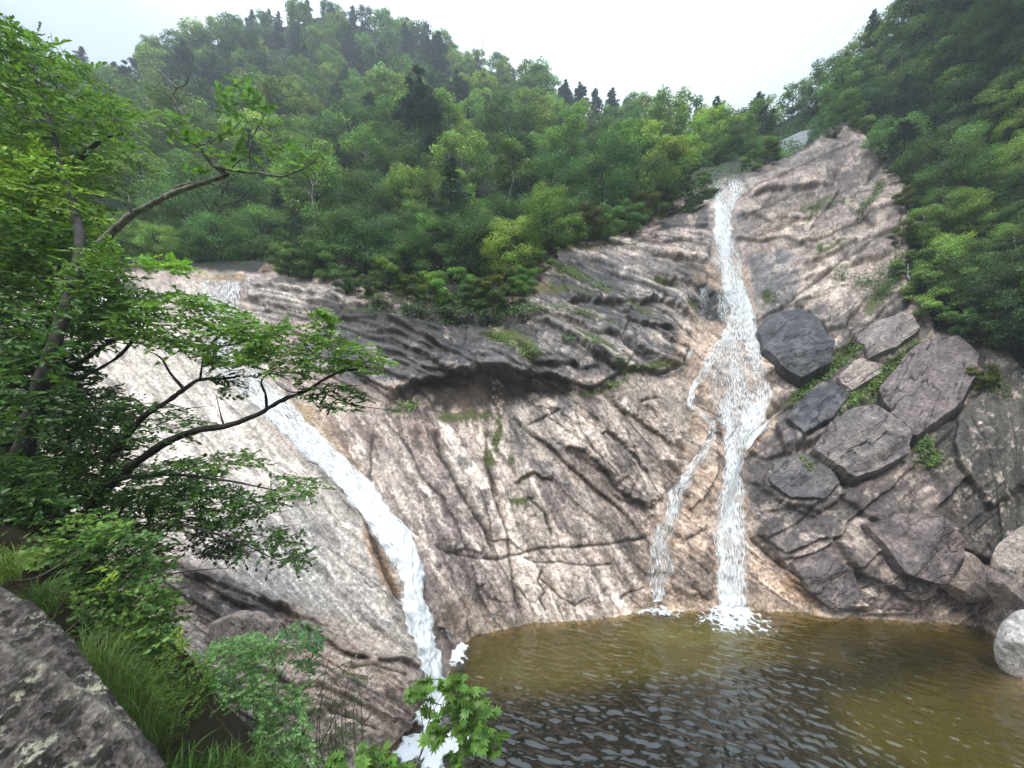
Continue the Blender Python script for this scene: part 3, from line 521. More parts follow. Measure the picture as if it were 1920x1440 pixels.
# speckle, dirt in the cracks, darker lower edges of ledges and plates, moss on the ledges
sp = fbm(PX/6.0, PY/6.0, s=71, o=3, g=.7); CO = CO*(1+.4*sp[..., None])*np.array([1.06, 1.0, .95])*(1+TONE*(1-.7*slab))[..., None]; CO = np.clip(CO, .003, .9); LM = CO.mean(-1, keepdims=True); CO = (CO+.12*(LM-CO))*(LM/.40)**.34*np.array([1.0, .97, .945])
blend(np.clip(DARKLINE, 0, 1)*.88, C(.022, .019, .016), .1)
def moss(cx, cy, rx, ry, ang, st=.9, c=(.07, .085, .018)):
    R = max(rx, ry)+20; b = box(cx-R, cy-R, cx+R, cy+R); th = radians(ang); x = wx[b]-cx; y = wy[b]-cy
    u = (cos(th)*x+sin(th)*y)/rx; v = (-sin(th)*x+cos(th)*y)/ry; m = np.zeros_like(PX); m[b] = sstep(1.15, .6, np.hypot(u, v)-.5*mott2[b])*st; blend(m, C(*c), 0)
for a in [(870,775,55,11,0),(975,650,60,14,38),(940,640,30,14,20),(1085,466,60,7,3,.9,(.14,.13,.02)),(1160,462,40,5,3),(1050,505,60,8,28),(1000,540,55,10,5,.8,(.12,.11,.02)),(1060,545,50,7,20),
          (1195,580,40,6,30),(1120,655,60,6,33),(1210,690,70,7,-8),(1130,725,40,8,-20),(932,815,7,35,5),(918,860,10,20,0),(955,865,9,9,0),(975,938,24,8,0),(1500,735,50,10,-40),(1620,740,70,14,-40),(1690,690,50,12,-40),
          (1590,665,34,14,-20),(1650,560,50,14,-60),(1440,560,10,22,0),(1530,390,40,8,-50),(1560,470,40,6,-30),(1710,830,44,12,40),(1520,810,14,10,0),(1240,540,30,5,10),(1100,600,60,5,25),(1300,570,16,5,0)]: moss(*a)
# forest litter above the rim of the rock, algae below the water line
rim = [(-60,505),(300,508),(375,510),(470,512),(620,522),(660,540),(800,560),(900,565),(980,545),(1020,465),(1110,455),(1200,425),(1250,385),(1330,342),(1400,325),(1480,296),(1545,262),(1590,240),(1640,235),(1690,300),(1700,400),(1700,520),(1760,620),(1850,640),(2200,560),(2200,150),(-60,150)]
blend(region(rim, 5), C(.018, .020, .010), 0)
under = sstep(.06, -.25, PR[..., 2]); blend(under, C(.20, .155, .045), .2)
tide = np.exp(-((PR[..., 2]-.12)/.12)**2)*(PY > 1100); blend(tide*.35, C(.22, .17, .10), .6)
for pl, wdt in (([(1365,340),(1352,400),(1352,460),(1370,540),(1390,600),(1385,680),(1385,780),(1370,850),(1366,960),(1366,1130)], 62), ([(1330,800),(1290,880),(1245,960),(1228,1050),(1226,1130)], 34), ([(420,540),(415,640),(450,710),(530,790),(600,850),(670,930),(730,1010),(768,1090),(780,1180),(800,1290),(810,1400)], 60)):
    d_, s_, f_ = polydist(pl, wx, wy); m_ = sstep(wdt, wdt*.45, d_); CO = CO*(1-.28*m_)[..., None]; WET = np.maximum(WET, .75*m_)
WET = np.clip(WET+.25*mott, 0, 1)
# far beyond what is seen the sheet only needs to carry the forest
RF = gridfaces(ny, nx); keep = (polysd(rim, wx, wy) < np.where(PX > 1400, 7, 26)).ravel(); RF = RF[keep[RF].all(1)]
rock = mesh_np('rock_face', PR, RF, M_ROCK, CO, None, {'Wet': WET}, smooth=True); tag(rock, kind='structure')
NR = Nn
def surf(px, py, off=0.0):
    """point of the finished rock face behind a photo position, moved out by off metres"""
    P = bil(PR, -20, 205, GS, px, py); n = bil(NR, -20, 205, GS, px, py); return P+n*np.asarray(off)[..., None]

# ------------------------------------------------------------------ pool
px_, py_ = np.arange(-4.6, 27, .055), np.arange(8.2, 19.5, .05)
XX, YY = np.meshgrid(px_, py_)
ipx = CX+XX/YY*F; ipy = CY+H/YY*F
bz = bil(PR[..., 2], -20, 205, GS, ipx, np.minimum(ipy, 1525)); DD = -bz
def wreg(pts, soft): return sstep(-soft, soft, polysd(pts, ipx+14*fbm(XX, YY, s=91, o=3), ipy+10*fbm(XX, YY, s=92, o=3)))
pc = np.ones(XX.shape+(1,))*C(.062, .050, .012)
def pb(m, c):
    global pc
    pc = pc*(1-m[..., None])+np.asarray(c)*m[..., None]
pb(wreg([(860,1180),(1160,1150),(1420,1150),(1480,1230),(1300,1270),(1000,1300),(880,1300)], 30)*.85, C(.25, .21, .035))
pb(wreg([(1160,1130),(1260,1140),(1450,1170),(1280,1210),(1170,1190)], 18)*.8, C(.38, .35, .07))
pb(wreg([(1430,1150),(1860,1160),(1900,1210),(1760,1290),(1500,1240)], 22)*.8, C(.19, .15, .032))
pb(wreg([(1560,1210),(1760,1200),(1830,1250),(1640,1290)], 25)*.6, C(.03, .027, .01))
pb(wreg([(1560,1310),(1800,1270),(1990,1330),(2000,1480),(1760,1480),(1600,1400)], 40)*.85, C(.23, .19, .03))
pb(wreg([(880,1340),(1200,1300),(1420,1320),(1520,1480),(1400,1600),(840,1600)], 50)*.85, C(.018, .018, .010))
pc = pc*np.array([.285, .27, .22])
amp = .68+.32*wreg([(840,1300),(1300,1240),(1520,1290),(1700,1480),(1500,1700),(700,1700)], 90)
ca, sa = cos(-.35), sin(-.35); U = ca*XX+sa*YY; Vv = -sa*XX+ca*YY
hh = .050*fbm(U*2.9, Vv*6.4, s=95, o=4, g=.5)+.014*np.abs(fbm(U*3.2, Vv*7, s=96, o=3))
for cxw, cyw in ((9.5, 16.6), (6.2, 16.9)): rr = np.hypot(XX-cxw, YY-cyw); hh = hh+.02*np.sin(rr*9)*np.exp(-rr/1.6)
ZZ = hh*amp
pool = mesh_np('pool_water', np.stack([XX, YY, ZZ], -1), gridfaces(*XX.shape)[:, ::-1], M_POOL, pc, None, {'Deep': sstep(-.05, .7, DD+.1*fbm(XX*2, YY*2, s=97, o=3))}, smooth=True); tag(pool, kind='structure')

# ------------------------------------------------------------------ falling water
def sheet(rows, off, seed, dens=.9, step=3.0, edge=.35, parent=None, name='water_sheet', mat=None, ripple=.03, horiz=False):
    R = np.array(rows, float); s = R[:, 0]; L = R[:, 1:3]; Rr = R[:, 3:5]; dn = R[:, 5] if R.shape[1] > 5 else np.ones(len(R))
    n = int(sum(np.hypot(*(L[1:]-L[:-1]+Rr[1:]-Rr[:-1]).T)/2)/step)+2; m = max(5, int(np.max(np.hypot(*(Rr-L).T))/step)+2)
    q = np.linspace(0, 1, n); si = (s-s[0])/(s[-1]-s[0])
    # the outline wanders a little, as water does
    lx, ly, rx, ry, dd = [np.interp(q, si, v) for v in (L[:, 0], L[:, 1], Rr[:, 0], Rr[:, 1], dn)]
    t = np.linspace(0, 1, m); T, Q = np.meshgrid(t, q)
    wl = 5*vn(q*n/9, q*0+seed, s=seed)+3*vn(q*n/3, q*0, s=seed+1); wr = 5*vn(q*n/9, q*0+seed, s=seed+2)+3*vn(q*n/3, q*0, s=seed+3)
    wid = np.maximum(np.hypot(rx-lx, ry-ly), 4); k = np.minimum(1, wid/30)
    ax = lx+wl*k; bx = rx+wr*k
    X = ax[:, None]*(1-T)+bx[:, None]*T; Y = ly[:, None]*(1-T)+ry[:, None]*T
    o_ = off+ripple*(vn(X/7, Y/16, s=seed+5)+.6*vn(X/3.2, Y/7, s=seed+6))+off*.8*(1-(2*T-1)**2)
    P = surf(X, Y, o_)
    u = np.zeros_like(X); u[:, 1:] = np.cumsum(np.linalg.norm(P[:, 1:]-P[:, :-1], axis=-1), 1); u -= u[:, m//2:m//2+1]
    v = np.zeros(n); v[1:] = np.cumsum(np.linalg.norm(P[1:, m//2]-P[:-1, m//2], axis=-1)); vv = v[:, None]+0*u
    e = np.minimum(T, 1-T)*2; D = dens*dd[:, None]*(.25+.75*sstep(0, edge, e))*(1+.25*vn(X/16, Y/60, s=seed+9))
    if parent is None or not horiz: D = D*np.minimum(1, np.minimum(Q*n/3+.3, 1))
    return mesh_np(name, P, gridfaces(n, m), mat, None, parent, {'Dens': D}, uv=np.stack([u+seed*3.1, vv], -1), smooth=True)
def hrows(rs): return [(y, xl, y, xr, y) + ((d,) if True else ()) for y, xl, xr, d in rs]
def foam(cx, cy, rx, ry, seed, parent, hgt=.12, dens=1.0):
    """heaped white water lying on the pool; centre and radii are picked on the water plane"""
    d = H*F/(cy-CY); x0 = (cx-CX)/F*d; R1 = rx/F*d; R2 = abs(H*F/(cy-ry-CY)-H*F/(cy+ry-CY))/2
    a = np.linspace(0, 2*pi, 72, endpoint=False); r = np.linspace(0, 1, 26); A, R = np.meshgrid(a, r)
    wob = 1+.22*vn(np.cos(A)*2.2, np.sin(A)*2.2, s=seed)+.12*vn(np.cos(A)*7, np.sin(A)*7, s=seed+1)
    X = x0+R1*R*wob*np.cos(A); Y = d+R2*R*wob*np.sin(A)
    Z = .03+hgt*(1-R**2)*(.6+.5*fbm(X*4, Y*4, s=seed+2, o=4))+.05*fbm(X*9, Y*9, s=seed+3, o=3)*(1-R)+.01
    return mesh_np('splash_foam', np.stack([X, Y, Z], -1), gridfaces(26, 72, True), M_FOAM, None, parent, {'Dens': dens*(1.05-1.15*R**1.5)*(1+.35*vn(X*5, Y*5, s=seed+8))}, uv=np.stack([X, Y], -1), smooth=True)
# tall lacy fall on the right
t = empty('waterfall', W(1370, 1140, 17.2)); tag(t, 'tall lacy main waterfall spilling down the tan rock on the right into the pool', 'waterfall')
main = hrows([(338,1336,1396,.55),(352,1332,1398,.8),(366,1330,1396,.8),(384,1331,1376,.95),(420,1332,1371,1.05),(460,1331,1376,1.0),(486,1332,1388,.8),(520,1338,1396,.85),(548,1350,1404,.95),(585,1360,1417,1.0),
 (620,1352,1425,.9),(660,1334,1432,.85),(700,1320,1440,.80),(740,1314,1447,.78),(775,1322,1451,.82),(800,1338,1436,.85),(822,1346,1412,.9),(860,1346,1396,.9),(900,1338,1400,.85),(955,1331,1400,.9),(1000,1328,1403,.85),(1050,1330,1406,.85),(1085,1328,1400,.9),(1112,1332,1396,.9),(1140,1334,1394,1.0)])
sheet(main, .08, 11, .72, parent=t, mat=M_FALLA)
sheet(main, .22, 12, .5, parent=t, mat=M_FALLA, name='water_strands')
core = hrows([(384,1336,1366,1),(460,1338,1368,1),(540,1360,1392,1),(600,1370,1412,1),(640,1372,1416,1)])
sheet(core, .16, 13, .6, parent=t, mat=M_FALLA, name='water_strands')
sheet(hrows([(640,1392,1424,1),(700,1402,1436,1),(760,1408,1446,1),(795,1380,1440,1),(830,1352,1400,1),(900,1342,1382,1),(1000,1336,1376,1),(1136,1340,1382,1)]), .16, 14, .58, parent=t, mat=M_FALLA, name='water_strands')
foam(1376, 1148, 58, 22, 15, t, .2); foam(1372, 1166, 105, 36, 61, t, .03, .62)
# arms of the same fall
sheet(hrows([(541,1304,1322,.7),(560,1305,1326,.7),(590,1308,1330,.5),(606,1316,1340,.3)]), .12, 16, .75, parent=t, mat=M_FALLA, name='side_strand')
sheet(hrows([(541,1330,1362,.8),(556,1336,1366,.8),(580,1340,1368,.8),(604,1344,1372,.6)]), .12, 17, .75, parent=t, mat=M_FALLA, name='side_strand')
sheet([(0,1372,618,1380,640,.8),(1,1340,640,1352,664,.8),(2,1310,690,1326,704,.8),(3,1288,725,1302,738,.8),(4,1286,760,1302,764,.8),(5,1312,786,1330,780,.8),(6,1324,800,1340,796,.8)], .1, 18, .85, parent=t, mat=M_FALLA, name='side_strand')
sheet([(0,1296,640,1306,640,.8),(1,1284,664,1298,664,.8),(2,1270,692,1284,694,.8),(3,1240,702,1244,708,.5)], .1, 19, .8, parent=t, mat=M_FALLA, name='side_strand')
sheet([(0,1440,792,1452,800,.9),(1,1400,822,1412,832,.9),(2,1388,840,1400,852,.8)], .1, 20, .85, parent=t, mat=M_FALLA, name='side_strand')
rebase(t)
# the second, thinner fall
t = empty('waterfall', W(1222, 1135, 17.2)); tag(t, 'narrow side waterfall left of the main lacy fall, ending in its own foam', 'waterfall')
s2 = [(0,1326,796,1340,796,.8),(1,1326,822,1338,826,.8),(2,1300,852,1314,862,.85),(3,1278,876,1296,890,.9),(4,1262,908,1284,914,.95),(5,1240,945,1276,950,.95),(6,1226,985,1262,990,.9),(7,1210,1030,1256,1034,.85),(8,1205,1070,1254,1070,.85),(9,1207,1100,1248,1100,.9),(10,1210,1128,1240,1128,1)]
sheet(s2, .08, 31, .66, parent=t, mat=M_FALLA); sheet(s2, .2, 32, .45, parent=t, mat=M_FALLA, name='water_strands')
foam(1228, 1134, 42, 15, 33, t, .18); foam(1232, 1144, 70, 20, 62, t, .03, .6); rebase(t)
# the long chute on the left
t = empty('waterfall', W(800, 1330, 11.9)); tag(t, 'long white chute of water sliding down the smooth slab on the left', 'waterfall')
lf = [(0,374,530,464,530,.55),(1,374,552,464,552,.75),(2,374,580,462,582,.8),(3,372,620,452,630,.8),(4,384,670,468,662,.85),(5,414,710,496,700,.85),(6,452,750,534,738,.85),(7,504,798,576,778,.9),(8,556,850,618,828,1),(9,604,890,656,868,1.1),(10,640,930,694,904,1.2),(11,672,970,722,944,1.25),(12,700,1008,756,990,1.3),(13,722,1046,782,1034,1.3),(14,742,1084,790,1080,1.3),(15,752,1130,790,1128,1.3),(16,760,1180,798,1178,1.3),(17,768,1230,806,1226,1.3),(18,778,1280,818,1276,1.3),(19,782,1330,830,1326,1.3),(20,780,1370,846,1368,1.2)]
sheet(lf, .07, 41, .62, parent=t, mat=M_FALLB, ripple=.06); sheet(lf[6:], .22, 42, .62, parent=t, mat=M_FALLB, name='water_strands', ripple=.06)
sheet([(0,372,600,440,600,.8),(1,366,660,430,660,.8),(2,400,740,470,740,.7),(3,452,810,530,800,.7),(4,520,880,600,860,.7),(5,590,960,650,930,.7),(6,650,1030,700,1000,.5)], .03, 43, .62, parent=t, mat=M_VEIL, name='thin_film', ripple=.01)
sheet([(0,470,880,540,870,.5),(1,530,970,600,950,.6),(2,610,1060,660,1040,.6),(3,690,1130,740,1110,.4)], .03, 44, .5, parent=t, mat=M_VEIL, name='thin_film', ripple=.01)
sheet([(0,786,1070,796,1066,.7),(1,798,1120,812,1116,.6),(2,812,1170,828,1164,.6),(3,832,1206,848,1200,.6)], .05, 45, .6, parent=t, mat=M_FALLA, name='side_strand')
foam(854, 1228, 30, 36, 46, t, .25); foam(815, 1405, 100, 50, 47, t, .25, 1.2); foam(808, 1345, 45, 34, 48, t, .3, 1.2); rebase(t)
# clear sheet of water on the high slab at the skyline
# ------------------------------------------------------------------ terrain behind: central mountain and right hillside
MB = [(-400,300,70),(-400,560,30),(-100,480,32),(-100,200,85),(100,190,95),(100,420,40),(200,180,100),(330,110,112),(480,60,128),(600,38,138),(800,92,132),(900,128,126),(1000,168,116),(1050,205,106),(1130,232,92),(1200,252,80),(1290,275,66),(1400,285,58),(1500,290,54),(1600,300,52),
 (-60,520,29),(300,515,29),(480,515,28.6),(660,535,27.6),(800,555,25.6),(900,560,24.8),(980,540,25),(1020,468,28.3),(1110,456,30.6),(1200,428,33.4),(1250,390,36.5),(1330,345,38.6),(1400,330,40.5),(1480,300,47),
 (300,380,46),(600,300,64),(600,400,44),(900,350,46),(900,220,88),(700,180,98),(450,220,86),(1100,320,60),(800,450,33),(1000,400,38),(1200,330,52)]
fB = rbf(MB)
sk = np.array([(-400,300),(-100,200),(100,190),(200,178),(330,104),(480,58),(600,36),(720,58),(800,86),(900,126),(1000,166),(1050,203),(1130,230),(1200,250),(1290,272),(1400,284),(1500,290),(1560,300)], float)
rb = np.array([(-400,560),(-60,530),(300,530),(480,528),(620,540),(660,556),(800,580),(900,585),(1000,570),(1030,490),(1110,474),(1200,450),(1250,410),(1330,362),(1400,345),(1480,320),(1560,310)], float)
cxs = np.linspace(-400, 1540, 260); vs = np.linspace(0, 1, 120); CXm, VS = np.meshgrid(cxs, vs)
yt = np.interp(CXm, sk[:, 0], sk[:, 1]); yb = np.interp(CXm, rb[:, 0], rb[:, 1]); Ym = yb*(1-VS)+yt*VS
PB = W(CXm, Ym, fB(CXm, Ym)); PB[..., 2] += 1.2*fbm(PB[..., 0]/7, PB[..., 1]/7, s=201, o=4)*sstep(0, .15, VS); PB[:3, :, 2] -= .8
back = PB[-1] + np.array([0, 45, -30.]); PB = np.concatenate([PB, back[None]])
cc = C(.014, .020, .008)*(1+.5*fbm(PB[..., 0]/3, PB[..., 2]/3, s=202, o=4)[..., None])
hill = mesh_np('mountain', PB, gridfaces(*PB.shape[:2]), M_SOIL, cc, smooth=True); tag(hill, kind='structure')
MC = [(1400,300,66),(1420,255,68),(1500,215,64),(1580,175,58),(1640,115,52),(1700,50,46),(1800,-60,41),(1920,-200,37),(2200,-460,31),
 (1400,340,60),(1470,300,57),(1545,262,45),(1620,242,41.5),(1680,300,37),(1705,400,31),(1705,500,28.3),(1740,600,25.8),(1850,660,21.6),(1940,690,19),(2150,720,15.2),(1800,300,35),(1900,400,26),(1750,200,41),(1900,120,33),(1800,480,26.5),(2100,300,22),(2200,0,22),(1900,560,21.5),(2150,500,16.5),(1650,180,50)]
fC = rbf(MC)
skc = np.array([(1380,285),(1420,252),(1500,212),(1580,172),(1640,112),(1700,48),(1800,-62),(1920,-202),(2200,-460)], float)
rbc = np.array([(1380,330),(1470,300),(1545,268),(1620,252),(1685,310),(1700,400),(1705,520),(1740,610),(1850,670),(1940,700),(2200,720)], float)
cxs = np.linspace(1385, 2190, 170); vs = np.linspace(0, 1, 110); CXc, VC = np.meshgrid(cxs, vs)
# boundaries as functions of arc so that the steep left edge of the hill stays well sampled
ub = np.linspace(0, 1, 170); tb = np.linspace(0, 1, len(rbc)); ts = np.linspace(0, 1, len(skc))
bx = np.interp(ub, tb, rbc[:, 0]); by = np.interp(ub, tb, rbc[:, 1]); tx = np.interp(ub, ts, skc[:, 0]); ty = np.interp(ub, ts, skc[:, 1])
Xc = bx[None]*(1-VC)+tx[None]*VC; Yc = by[None]*(1-VC)+ty[None]*VC
PC_ = W(Xc, Yc, fC(Xc, Yc)); PC_[..., 2] += .8*fbm(PC_[..., 0]/6, PC_[..., 1]/6, s=205, o=4)*sstep(0, .1, VC)
PC_ = np.concatenate([PC_, (PC_[-1]+np.array([14, 22, -20.]))[None]])
cc = C(.014, .020, .008)*(1+.5*fbm(PC_[..., 0]/3, PC_[..., 2]/3, s=206, o=4)[..., None])
hill2 = mesh_np('hillside', PC_, gridfaces(*PC_.shape[:2]), M_SOIL, cc, smooth=True); tag(hill2, kind='structure')
# wide ground far below everything, reaching the horizon behind the ridge
g = mesh_np('ground', [(-900,-900,-6),(900,-900,-6),(900,1500,-6),(-900,1500,-6)], [(0,1,2,3)], M_SOIL, C(.04, .05, .02)); tag(g, kind='structure')

# ------------------------------------------------------------------ forest trees
def broad(seed, Ht, R, nleaf, Ll, col, pale=False, nclump=26, low=.28, lean=0.0):
    r = np.random.default_rng(seed); root = empty('broadleaf_tree'); tr = Bag()
    n = 9; z = np.linspace(-.6, Ht*.86, n); wob = np.cumsum(r.normal(0, .035*Ht, (n, 2)), 0)*np.linspace(0, 1, n)[:, None]; wob[:, 0] += lean*np.linspace(0, 1, n)*Ht
    ax = np.c_[wob, z]; tr.tube(ax, np.linspace(.020*Ht, .004*Ht, n), 6)
    K = []
    for k in range(nclump):
        q = (k+r.random()*.8)/nclump; zz = Ht*(low+(1-low)*q); prof = math.sqrt(max(0.02, 1-((q-.36)/.68)**2)) if q > .36 else .55+.45*q/.36
        a = k*2.4+r.normal()*.5; rad = R*prof*(.35+.65*math.sqrt(r.random())); c0 = np.array([np.interp(zz*.86, z, ax[:, i]) for i in range(2)])
        c = np.array([c0[0]+rad*cos(a), c0[1]+rad*sin(a), zz]); rc = R*(.24+.20*r.random()); K.append((c, rc))
        s = np.array([c0[0], c0[1], max(Ht*.12, zz-rad*.75)]); mid = (s+c)/2+np.array([0, 0, -.08*rad])+r.normal(0, .06*R, 3)
        tr.tube([s, mid, c], [.009*Ht, .006*Ht, .002*Ht], 4)
    b = Bag(); per = np.array([x[1]**2 for x in K]); per = (per/per.sum()*nleaf).astype(int)
    for (c, rc), m in zip(K, per):
        v = randdir(r, m); rr = rc*(r.random(m)**.45)[:, None]; P = c+v*rr*np.array([1.12, 1.12, .58]); P[:, 2] += .1*rc*np.cos(v[:, 0]*5)
        Nl = unit(np.array([0, 0, 1.0])+.55*v+r.normal(0, .45, (m, 3))); Dl = unit(np.cross(Nl, r.normal(size=(m, 3))))
        cl = np.asarray(col)*(1+r.normal(0, .22))*np.array([1+r.normal(0, .06), 1, 1+r.normal(0, .08)])
        diamonds(b, P, Dl, Nl, Ll*r.uniform(.6, 1.25, m), .62, cl*(1+r.normal(0, .2, m))[:, None].clip(.4, 1.7))
    tr.build('trunk', M_BIRCH if pale else M_BARK, root, True); b.build('crown', M_LEAF, root); return root
def conifer(seed, Ht, R, nn, Ll, col, bare=.12, gaps=.1, ragged=.25):
    r = np.random.default_rng(seed); root = empty('conifer_tree'); tr = Bag(); b = Bag()
    n = 8; z = np.linspace(-.6, Ht, n); wob = np.cumsum(r.normal(0, .008*Ht, (n, 2)), 0); ax = np.c_[wob, z]; tr.tube(ax, np.linspace(.018*Ht, .002*Ht, n), 6)
    nw = int(Ht/.62)+4; BR = []
    for k in range(nw):
        q = bare+(1-bare)*(k+.3*r.random())/nw; zz = Ht*q; L0 = R*(1-((q-bare)/(1-bare)))**.75*(1+ragged*r.normal())+.12
        if r.random() < gaps: continue
        for j in range(5):
            a = j*2*pi/5+k*1.1+r.normal()*.3; Lb = L0*r.uniform(.65, 1.15); s = np.array([np.interp(zz, z, ax[:, 0]), np.interp(zz, z, ax[:, 1]), zz])
            e = s+np.array([cos(a)*Lb, sin(a)*Lb, Lb*(.10-.28*(1-q))]); m_ = (s+e)/2+np.array([0, 0, .05*Lb]); tr.tube([s, m_, e], [.004*Ht, .003*Ht, .001*Ht], 4); BR.append((s, e, a, Lb))
    tot = sum(x[3] for x in BR)
    for s, e, a, Lb in BR:
        m = max(6, int(nn*Lb/tot)); f = .15+.85*r.random(m)**.7; side = r.normal(0, .17, m)*Lb*(1.15-f*.5)
        P = s+(e-s)*f[:, None]+np.c_[-sin(a)*side, cos(a)*side, r.normal(0, .05*Lb+.03, m)-np.abs(side)*.25]
        D = unit(np.c_[cos(a)*.6-sin(a)*np.sign(side)*.6, sin(a)*.6+cos(a)*np.sign(side)*.6, r.normal(.25, .35, m)]); Nl = unit(np.array([0, 0, 1.])+r.normal(0, .5, (m, 3)))
        diamonds(b, P, D, Nl, Ll*r.uniform(.6, 1.3, m), .3, (np.asarray(col)*(1+r.normal(0, .1)))*(1+r.normal(0, .2, m))[:, None].clip(.4, 1.6))
    tr.build('trunk', M_BARK, root, True); b.build('crown', M_NEEDLE, root); return root
G1 = (.19, .30, .078); G2 = (.125, .215, .068); G3 = (.25, .35, .085); G4 = (.085, .155, .058); CN = (.075, .125, .085)
PROTO = {}
def proto(kind):
    if kind not in PROTO:
        L = []
        res, sp = kind
        nl, Ll = {'far': (2600, .46), 'mid': (6000, .29), 'near': (13000, .17)}[res]
        if sp == 'light': L = [broad(300+i, 8, 2.9+.3*i, nl, Ll, (G1, G3, G1)[i], pale=i == 2) for i in range(3)]
        if sp == 'dark': L = [broad(320+i, 7.5, 3.0+.3*i, nl, Ll, (G2, G4, G2)[i], low=.2) for i in range(3)]
        if sp == 'birch': L = [broad(340+i, 9, 2.6, int(nl*.7), Ll, G1, pale=True, nclump=20, low=.38) for i in range(2)]
        if sp == 'conifer': L = [conifer(360+i, 10, (2.5, 2.0, 3.0)[i], int(nl*1.3), Ll*1.25, CN, bare=(.12, .3, .08)[i], gaps=(.08, .3, .05)[i]) for i in range(3)]
        if sp == 'shrub': L = [broad(380+i, 3.0, 1.7, int(nl*.55), Ll*.8, (G2, G1, (.11, .14, .03))[i], nclump=14, low=.12) for i in range(3)]
        PROTO[kind] = [[x, False] for x in L]
    return PROTO[kind]
NAMES = {'light': 'broadleaf_tree', 'dark': 'broadleaf_tree', 'birch': 'birch_tree', 'conifer': 'conifer_tree', 'shrub': 'shrub'}
LOOK = {'light': 'bright green tree', 'dark': 'dark green tree', 'birch': 'pale-trunked birch', 'conifer': 'blue-green conifer', 'shrub': 'low leafy shrub'}
CATS = {'light': 'tree', 'dark': 'tree', 'birch': 'tree', 'conifer': 'tree', 'shrub': 'shrub'}
def plant(P, res, sp, scale, label, group, rng, squash=1.0, pick=None):
    L = proto((res, sp)); k = int(rng.integers(len(L))) if pick is None else pick; e = L[k]
    if not e[1]: ob = e[0]; e[1] = True
    else: ob = copy_tree(e[0])
    ob.name = NAMES[sp]; ob.location = P; ob.rotation_euler = (rng.normal()*.04, rng.normal()*.04, rng.uniform(0, 6.28)); ob.scale = (scale*squash, scale*squash, scale)
    tag(ob, label, CATS[sp], group); return ob
def band(x, marks):
    for lim, txt in marks:
        if x < lim: return txt
    return marks[-1][1]
def zoneB(x, y, d):
    w_ = band(x, [(200, 'at the far left'), (400, 'above the left waterfall'), (560, 'left of the big rounded tree'), (720, 'left of the tallest conifer'), (860, 'round the tallest conifer'), (1000, 'right of the tallest conifer'), (1150, 'right of centre'), (1300, 'left of the right waterfall'), (2000, 'behind the right waterfall')])
    return ('high on the ridge ' if d > 95 else 'on the upper slope ' if d > 66 else 'half-way upslope ' if d > 44 else 'on the lower slope ' if d > 32 else 'by the cliff rim ')+w_
def zoneC(x, y, d):
    w_ = band(x, [(1500, 'near the saddle'), (1600, 'over the grey slab'), (1700, 'over the rock summit'), (1800, 'past the rock summit'), (2500, 'near the right edge')])
    return ('at the top of the right hillside ' if y < 90 else 'high on the right hillside ' if y < 230 else 'half-way down the right hillside ' if y < 400 else 'low on the right hillside ')+w_
def scatter(fn, n, xr, yfun, zone, sizes, rng, seed, sx=.62, sy=.30, mix=None):
    pts = []; tries = 0
    while len(pts) < n and tries < 40000:
        tries += 1; x = rng.uniform(*xr); a = yfun(x)
        if a is None or a[1]-a[0] < 2: continue
        y = a[0]+(a[1]-a[0])*rng.random()**.8; d = float(fn(np.array([x]), np.array([y]))[0]); s = F/d
        if 1430 < x < 1580 and 225 < y < 335: continue
        hgt = sizes(x, y, d)*rng.uniform(.72, 1.3); w_ = hgt*.75*s
        if any(abs(x-q[0]) < sx*.5*(w_+q[3]) and abs(y-q[1]) < sy*.5*(w_+q[3]) for q in pts): continue
        pts.append((x, y, d, w_, hgt))
    for x, y, d, w_, hgt in pts:
        res = 'far' if d > 62 else ('mid' if d > 36 else 'near'); u = rng.random(); sp = mix(x, y, d, u)
        z = zone(x, y, d); P = W(x, y, d)
        big = hgt/sizes(x, y, d); sz = 'large ' if big > 1.08 else ('small ' if big < .92 else 'middling ')
        plant(P, res, sp, hgt/{'light': 8, 'dark': 7.5, 'birch': 9, 'conifer': 10, 'shrub': 3}[sp], sz+LOOK[sp]+' '+z, sz+LOOK[sp]+'s '+z, rng)
    return len(pts)
rg = np.random.default_rng(21)
def yB(x): return float(np.interp(x, sk[:, 0], sk[:, 1]))+2, float(np.interp(x, rb[:, 0], rb[:, 1]))-14
def mixB(x, y, d, u):
    if d > 95: return 'light' if u < .45 else ('dark' if u < .68 else 'conifer')
    if d > 36: return 'light' if u < .48 else ('dark' if u < .74 else ('birch' if u < .82 else 'conifer'))
    return 'dark' if u < .52 else ('light' if u < .88 else 'conifer')
nB = scatter(fB, 255, (-60, 1500), yB, zoneB, lambda x, y, d: (6.0 if x > 1130 and d > 40 else 8.5) if d > 45 else (8.5 if d > 45 else (6.6 if d > 33 else 4.2)), rg, 1, mix=mixB)
def yC(x):
    lo = float(np.interp(x, skc[:, 0], skc[:, 1])); hi = float(np.interp(x, rbc[:, 0], rbc[:, 1])); return max(lo, -260)+3, hi-4
def mixC(x, y, d, u): return 'dark' if u < .6 else ('light' if u < .84 else ('birch' if u < .9 else 'conifer'))
nC = scatter(fC, 105, (1400, 2120), yC, zoneC, lambda x, y, d: 6.5 if d > 45 else (5.2 if d > 30 else 3.6), rg, 2, mix=mixC)
print('forest', nB, nC)
